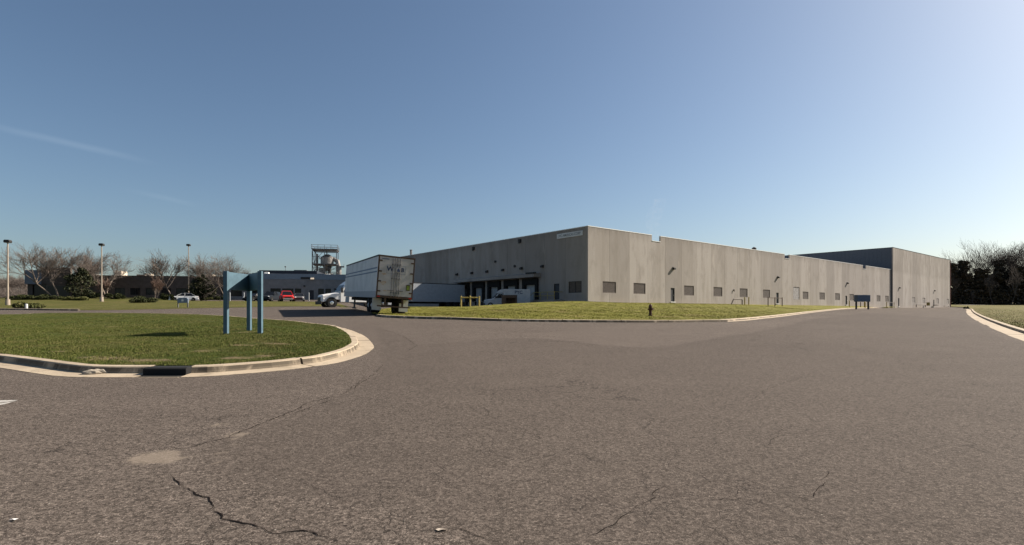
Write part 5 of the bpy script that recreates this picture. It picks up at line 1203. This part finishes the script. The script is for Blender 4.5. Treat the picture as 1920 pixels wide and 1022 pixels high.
def evergreen_meshes(seed, h, wd, n=5200, leaf=.17, base=.06):
    rg = np.random.default_rng(seed); m = 34; t = rg.uniform(base, 1, m); prof = np.sin(np.pi*np.clip(.12+t*.86, 0, 1))**.75; a = rg.uniform(0, 6.28, m); rr = rg.uniform(.2, .8, m)*prof*wd/2
    c = np.stack([rr*np.cos(a), rr*np.sin(a), t*h*.92], 1); rad = np.stack([prof*wd*.17+.25]*2+[prof*h*.08+.25], 1)*rg.uniform(.7, 1.25, (m, 1))
    P = clump_points(rg, c, rad, n); P[:, 2] = np.maximum(P[:, 2], .05); v, f = leaf_cloud(P, leaf, rg)
    S = [(0, 0, -.3, 0, 0, h*.8, .14, .05)]+[(0, 0, z, x*.8, y*.8, z+.2*h*.3, .05, .015) for x, y, z in c]; tv, tf = prisms(S, 6)
    return np_mesh('trunk', tv, tf), np_mesh('crown', v, f)
def pine_meshes(seed, h, wd, n=6500):
    rg = np.random.default_rng(seed); m = 46; t = rg.uniform(.10, 1, m)**.9; prof = (1-t*.92)**.45*(.75+.25*np.minimum(1, t*4)); a = rg.uniform(0, 6.28, m); rr = rg.uniform(.15, 1, m)*prof*wd/2
    c = np.stack([rr*np.cos(a), rr*np.sin(a), t*h*.97], 1); rad = np.stack([rg.uniform(.8, 1.7, m)*(.35+prof)]*2+[rg.uniform(.4, .8, m)*(.5+prof)], 1)
    v, f = leaf_cloud(clump_points(rg, c, rad, n), .42, rg)
    S = [(0, 0, -.5, 0, 0, h*.95, .24, .05)]+[(0, 0, z-.3, x, y, z, .06, .02) for x, y, z in c]; tv, tf = prisms(S, 6)
    return np_mesh('trunk', tv, tf), np_mesh('crown', v, f)
bt = [bare_tree_meshes(11, 10, .24, 1.05, 2, (5, 6, 6, 5), .17), bare_tree_meshes(23, 10, .26, .95, 1, (7, 6, 6, 6), .19), bare_tree_meshes(37, 10, .30, .85, 1, (7, 6, 6, 5), .16), bare_tree_meshes(41, 10, .22, 1.1, 3, (4, 5, 6, 5), .14)]
GT = 'bare trees before the brown office building'
def yb(u, Y):
    x = (u-960)/FPX*Y; return Vector((x, Y, max(zlf(x, Y), t1(x, Y))-.05))
for u, Y, vt, k, rz, sx, lb in ((108, 101, 456, 0, .6, 1.25, 'wide-spreading bare tree with forked trunk before the stepped office entrance'), (150, 106, 459, 1, 2.0, 1.15, 'bare tree rising behind the dark evergreen left of the second lamp post'),
        (203, 105, 468, 3, 1.0, 1.05, 'bare tree just right of the lamp post in the lawn'), (324, 104, 467, 2, 4.2, 1.25, 'tall bare tree behind the white sedan, left of its lamp post'),
        (381, 106, 473, 1, 5.3, .95, 'bare tree rising above the dark evergreen right of the white sedan'), (421, 103, 472, 3, 2.9, 1.0, 'bare tree standing just left of the blue sign stand')):
    p = yb(u, Y); h = HC+(HOR-vt)/FPX*Y-p.z; put_tree('bare_tree', tuple(p), bt[k], (M['bark'], M['twig']), lb, 'tree', h/10, rz, GT, sx)
rt = bare_tree_meshes(51, 4, .34, .7, 4, (4, 5, 4, 4), .06, .5, .014)
for u, Y, vt, lb, s_ in ((293, 99, 515, 'reddish bare multi-stemmed shrub tree left of the white sedan', 1.0), (196, 100, 519, 'reddish bare shrub tree close behind the second lamp post', .9)):
    p = yb(u, Y); h = HC+(HOR-vt)/FPX*Y-p.z; put_tree('shrub_tree', tuple(p), rt, (M['bark'], M['twigred']), lb, 'tree', h/4, u, 'reddish shrub trees', .85)
for u, Y, vt, wd, sd_, lb in ((153, 101, 500, 5.6, 61, 'dark evergreen tree between the first two lamp posts'), (377, 101, 513, 4.6, 67, 'dark evergreen tree right of the third lamp post')):
    p = yb(u, Y); h = HC+(HOR-vt)/FPX*Y-p.z; put_tree('evergreen_tree', tuple(p), evergreen_meshes(sd_, h, wd), (M['bark'], M['magnolia']), lb, 'tree')
# hedges and low bushes
def bush(u0, u1, vt, vb, lb, m='hedge', depth=None, name='bush', zf=None, seed=1, leaf=.11):
    q = (zf or hlf)((u0+u1)/2, vb); k = q.y/FPX; wx = (u1-u0)*k; h = (vb-vt)*k*1.02; dy = depth or min(wx*.8, 3.0); rg = np.random.default_rng(seed+int(u0)); q.y += dy*.35; 
    n = int(min(9000, 900*wx*max(h, .6)))
    m_ = max(5, int(wx*2.2)); c = np.stack([rg.uniform(-.42, .42, m_)*wx, rg.uniform(-.3, .3, m_)*dy, rg.uniform(.25, .6, m_)*h], 1); rad = np.stack([rg.uniform(.10, .22, m_)*min(wx, 3.5), rg.uniform(.18, .28, m_)*dy, rg.uniform(.28, .42, m_)*h], 1)
    P = clump_points(rg, c, rad, n); P[:, 2] = np.clip(P[:, 2], .02, None); v, f = leaf_cloud(P, leaf, rg)
    o = empty(name, (q.x, q.y, q.z-.03), 0, lb, 'bush', 'bushes of the office planting'); link('foliage', np_mesh('foliage', v, f), M[m], o)
    S = [(0, 0, -.1, x*.9, y*.9, z, .03, .01) for x, y, z in c]; tv, tf = prisms(S, 5); link('stems', np_mesh('stems', tv, tf), M['bark'], o); return o
for k, (u0, u1, vt, vb, lb, mm, dp_) in enumerate(((2, 112, 551, 562.5, 'long dark clipped hedge at the far left below the office entrance', 'hedge', 3.0), (66, 118, 542.5, 556, 'dark hedge close to the office entrance wall', 'hedge', 2.0),
        (106, 162, 555, 563.5, 'low green hedge in front of the dark evergreen', 'shrub', 2.2), (120, 146, 549, 557, 'small dark bush left of the evergreen trunk', 'hedge', 1.5), (158, 183, 548.5, 559.5, 'dark rounded bush right of the evergreen trunk', 'hedge', 1.8),
        (194, 231, 549, 561, 'dark bush just right of the second lamp post', 'hedge', 2.2), (226, 287, 553.5, 568, 'broad low mound of dark bushes in the lawn with its shadow', 'hedge', 4.5), (297, 326, 546, 562.5, 'dark bush between the reddish shrub tree and the white sedan', 'hedge', 2.2),
        (0, 69, 565.5, 579.5, 'spreading low bush around the foot of the leftmost lamp post', 'shrub', 3.5), (366, 398, 556, 562.5, 'low green hedge at the foot of the evergreen by the white sedan', 'shrub', 1.6), (399, 420, 553, 563, 'dark bush left of the blue sign stand', 'hedge', 1.6))):
    bush(u0, u1, vt, vb, lb, mm, dp_, 'hedge' if 'hedge' in lb else 'bush', None, k)
fz = lambda u, v: hit(u, v, 0, zr, 60, 220)
bush(1808, 1817, 573, 578.5, 'small dark weed clump at the end of the right-hand kerb', 'hedge', .8, 'bush', fz, 40, .08)
# --- the wood along the right edge
pm = [pine_meshes(71+i, h, wd) for i, (h, wd) in enumerate(((19, 8.5), (20, 8.0), (18, 9), (21, 7.5), (16.5, 9)))]
rg = random.Random(5); i = 0
for row, (Y0, off) in enumerate(((226, 0), (232, .5), (240, .2), (250, .7))):
    for j in range(20):
        r = .645+(j+off)*.0215+rg.uniform(-.006, .006); Y = Y0+rg.uniform(-2, 2); x = r*Y
        s_ = rg.uniform(.68, 1.0)*(1.0 if r > .75 else .9); p = (x, Y, zr(x, Y)-.2)
        put_tree('pine_tree', p, pm[i % 5], (M['twigdark'], M['pine']), 'tall dark pine in the dense wood along the right edge', 'tree', s_, rg.uniform(0, 6), 'pines of the right-hand wood'); i += 1
ft = [bare_tree_meshes(81, 28, .42, .90, 1, (6, 6, 6, 5), .26, .28, .022), bare_tree_meshes(87, 28, .46, .80, 1, (6, 6, 6, 5), .24, .28, .022)]
for u, vt, k, lb in ((1822, 463, 0, 'bare tree just right of the tall block, showing above the pines'), (1846, 456, 1, 'slim bare tree leaning over the pines, left of the tallest one'), (1867, 441, 0, 'tallest bare tree rising above the dark wood'), (1893, 458, 1, 'bare tree above the pines, right of the tallest one'), (1909, 443, 0, 'broad bare tree above the wood near the right edge'), (1932, 447, 1, 'bare tree above the wood at the very right edge')):
    Y = 236+k*5; x = (u-960)/FPX*Y; z = zr(x, Y)-.3; h = HC+(HOR-vt)/FPX*Y-z; put_tree('bare_tree', (x, Y, z), ft[k], (M['twigdark'], M['twigdark']), lb, 'tree', h/28, u*.7, 'bare trees over the wood', 1.15)
fr_ = bare_tree_meshes(99, 13, .5, .55, 1, (5, 5, 4, 4), .15, .6, .02); rg = random.Random(21)
for k in range(7):
    r = .78+k*.036+rg.uniform(-.006, .006); Y = rg.uniform(219, 224); x = r*Y
    put_tree('bare_tree', (x, Y, zr(x, Y)-.3), fr_, (M['twigdark'], M['twigdark']), 'slender leafless tree at the front edge of the dark pine wood', 'tree', rg.uniform(.5, 1.3), rg.uniform(0, 6), 'leafless trees along the edge of the wood')
# undergrowth at the foot of the wood: one mass
g = np.random.default_rng(9); n = 16000; r = g.uniform(.64, 1.08, n); Y = g.uniform(221, 236, n); P = np.stack([r*Y, Y, T(r*Y, Y)+g.uniform(0, 1, n)**1.5*6.5], 1); v, f = leaf_cloud(P, .55, g)
o = link('undergrowth', np_mesh('undergrowth', v, f), M['pine'], None, 'stuff'); tag(o, 'dark undergrowth along the foot of the pine wood', 'undergrowth')
# --- brown scrub wood beyond the left end of the office
sb_ = [bare_tree_meshes(91, 8, .3, .8, 2, (5, 5, 5, 4), .10, .4, .016), bare_tree_meshes(95, 8, .34, .75, 1, (7, 6, 5, 4), .11, .4, .016)]
rg = random.Random(12)
for k in range(26):
    u = -75+k*5.6+rg.uniform(-3, 3); Y = rg.uniform(135, 165); x = (u-960)/FPX*Y; z = t1(x, Y)-.3; h = HC+(HOR-rg.uniform(510, 524))/FPX*Y-z
    put_tree('bare_tree', (x, Y, z), sb_[k % 2], (M['twig'], M['twig']), 'brown leafless tree in the thicket beyond the left end of the office', 'tree', h/8, rg.uniform(0, 6), 'leafless thicket at the far left', 1.2)
g = np.random.default_rng(19); n = 9000; r = g.uniform(-1.08, -.84, n); Y = g.uniform(128, 152, n); x_ = r*Y; z_ = T(x_, Y)+g.uniform(-.2, 2.2, n)*g.uniform(0, 1, n); hh = g.uniform(.6, 2.0, n)
v, f = prisms(np.stack([x_, Y, z_, x_+g.normal(0, .45, n), Y+g.normal(0, .45, n), z_+hh, np.full(n, .030), np.full(n, .012)], 1))
o = link('undergrowth', np_mesh('undergrowth', v, f), M['twig'], None, 'stuff'); tag(o, 'brown leafless brush at the foot of the thicket on the far left', 'undergrowth')
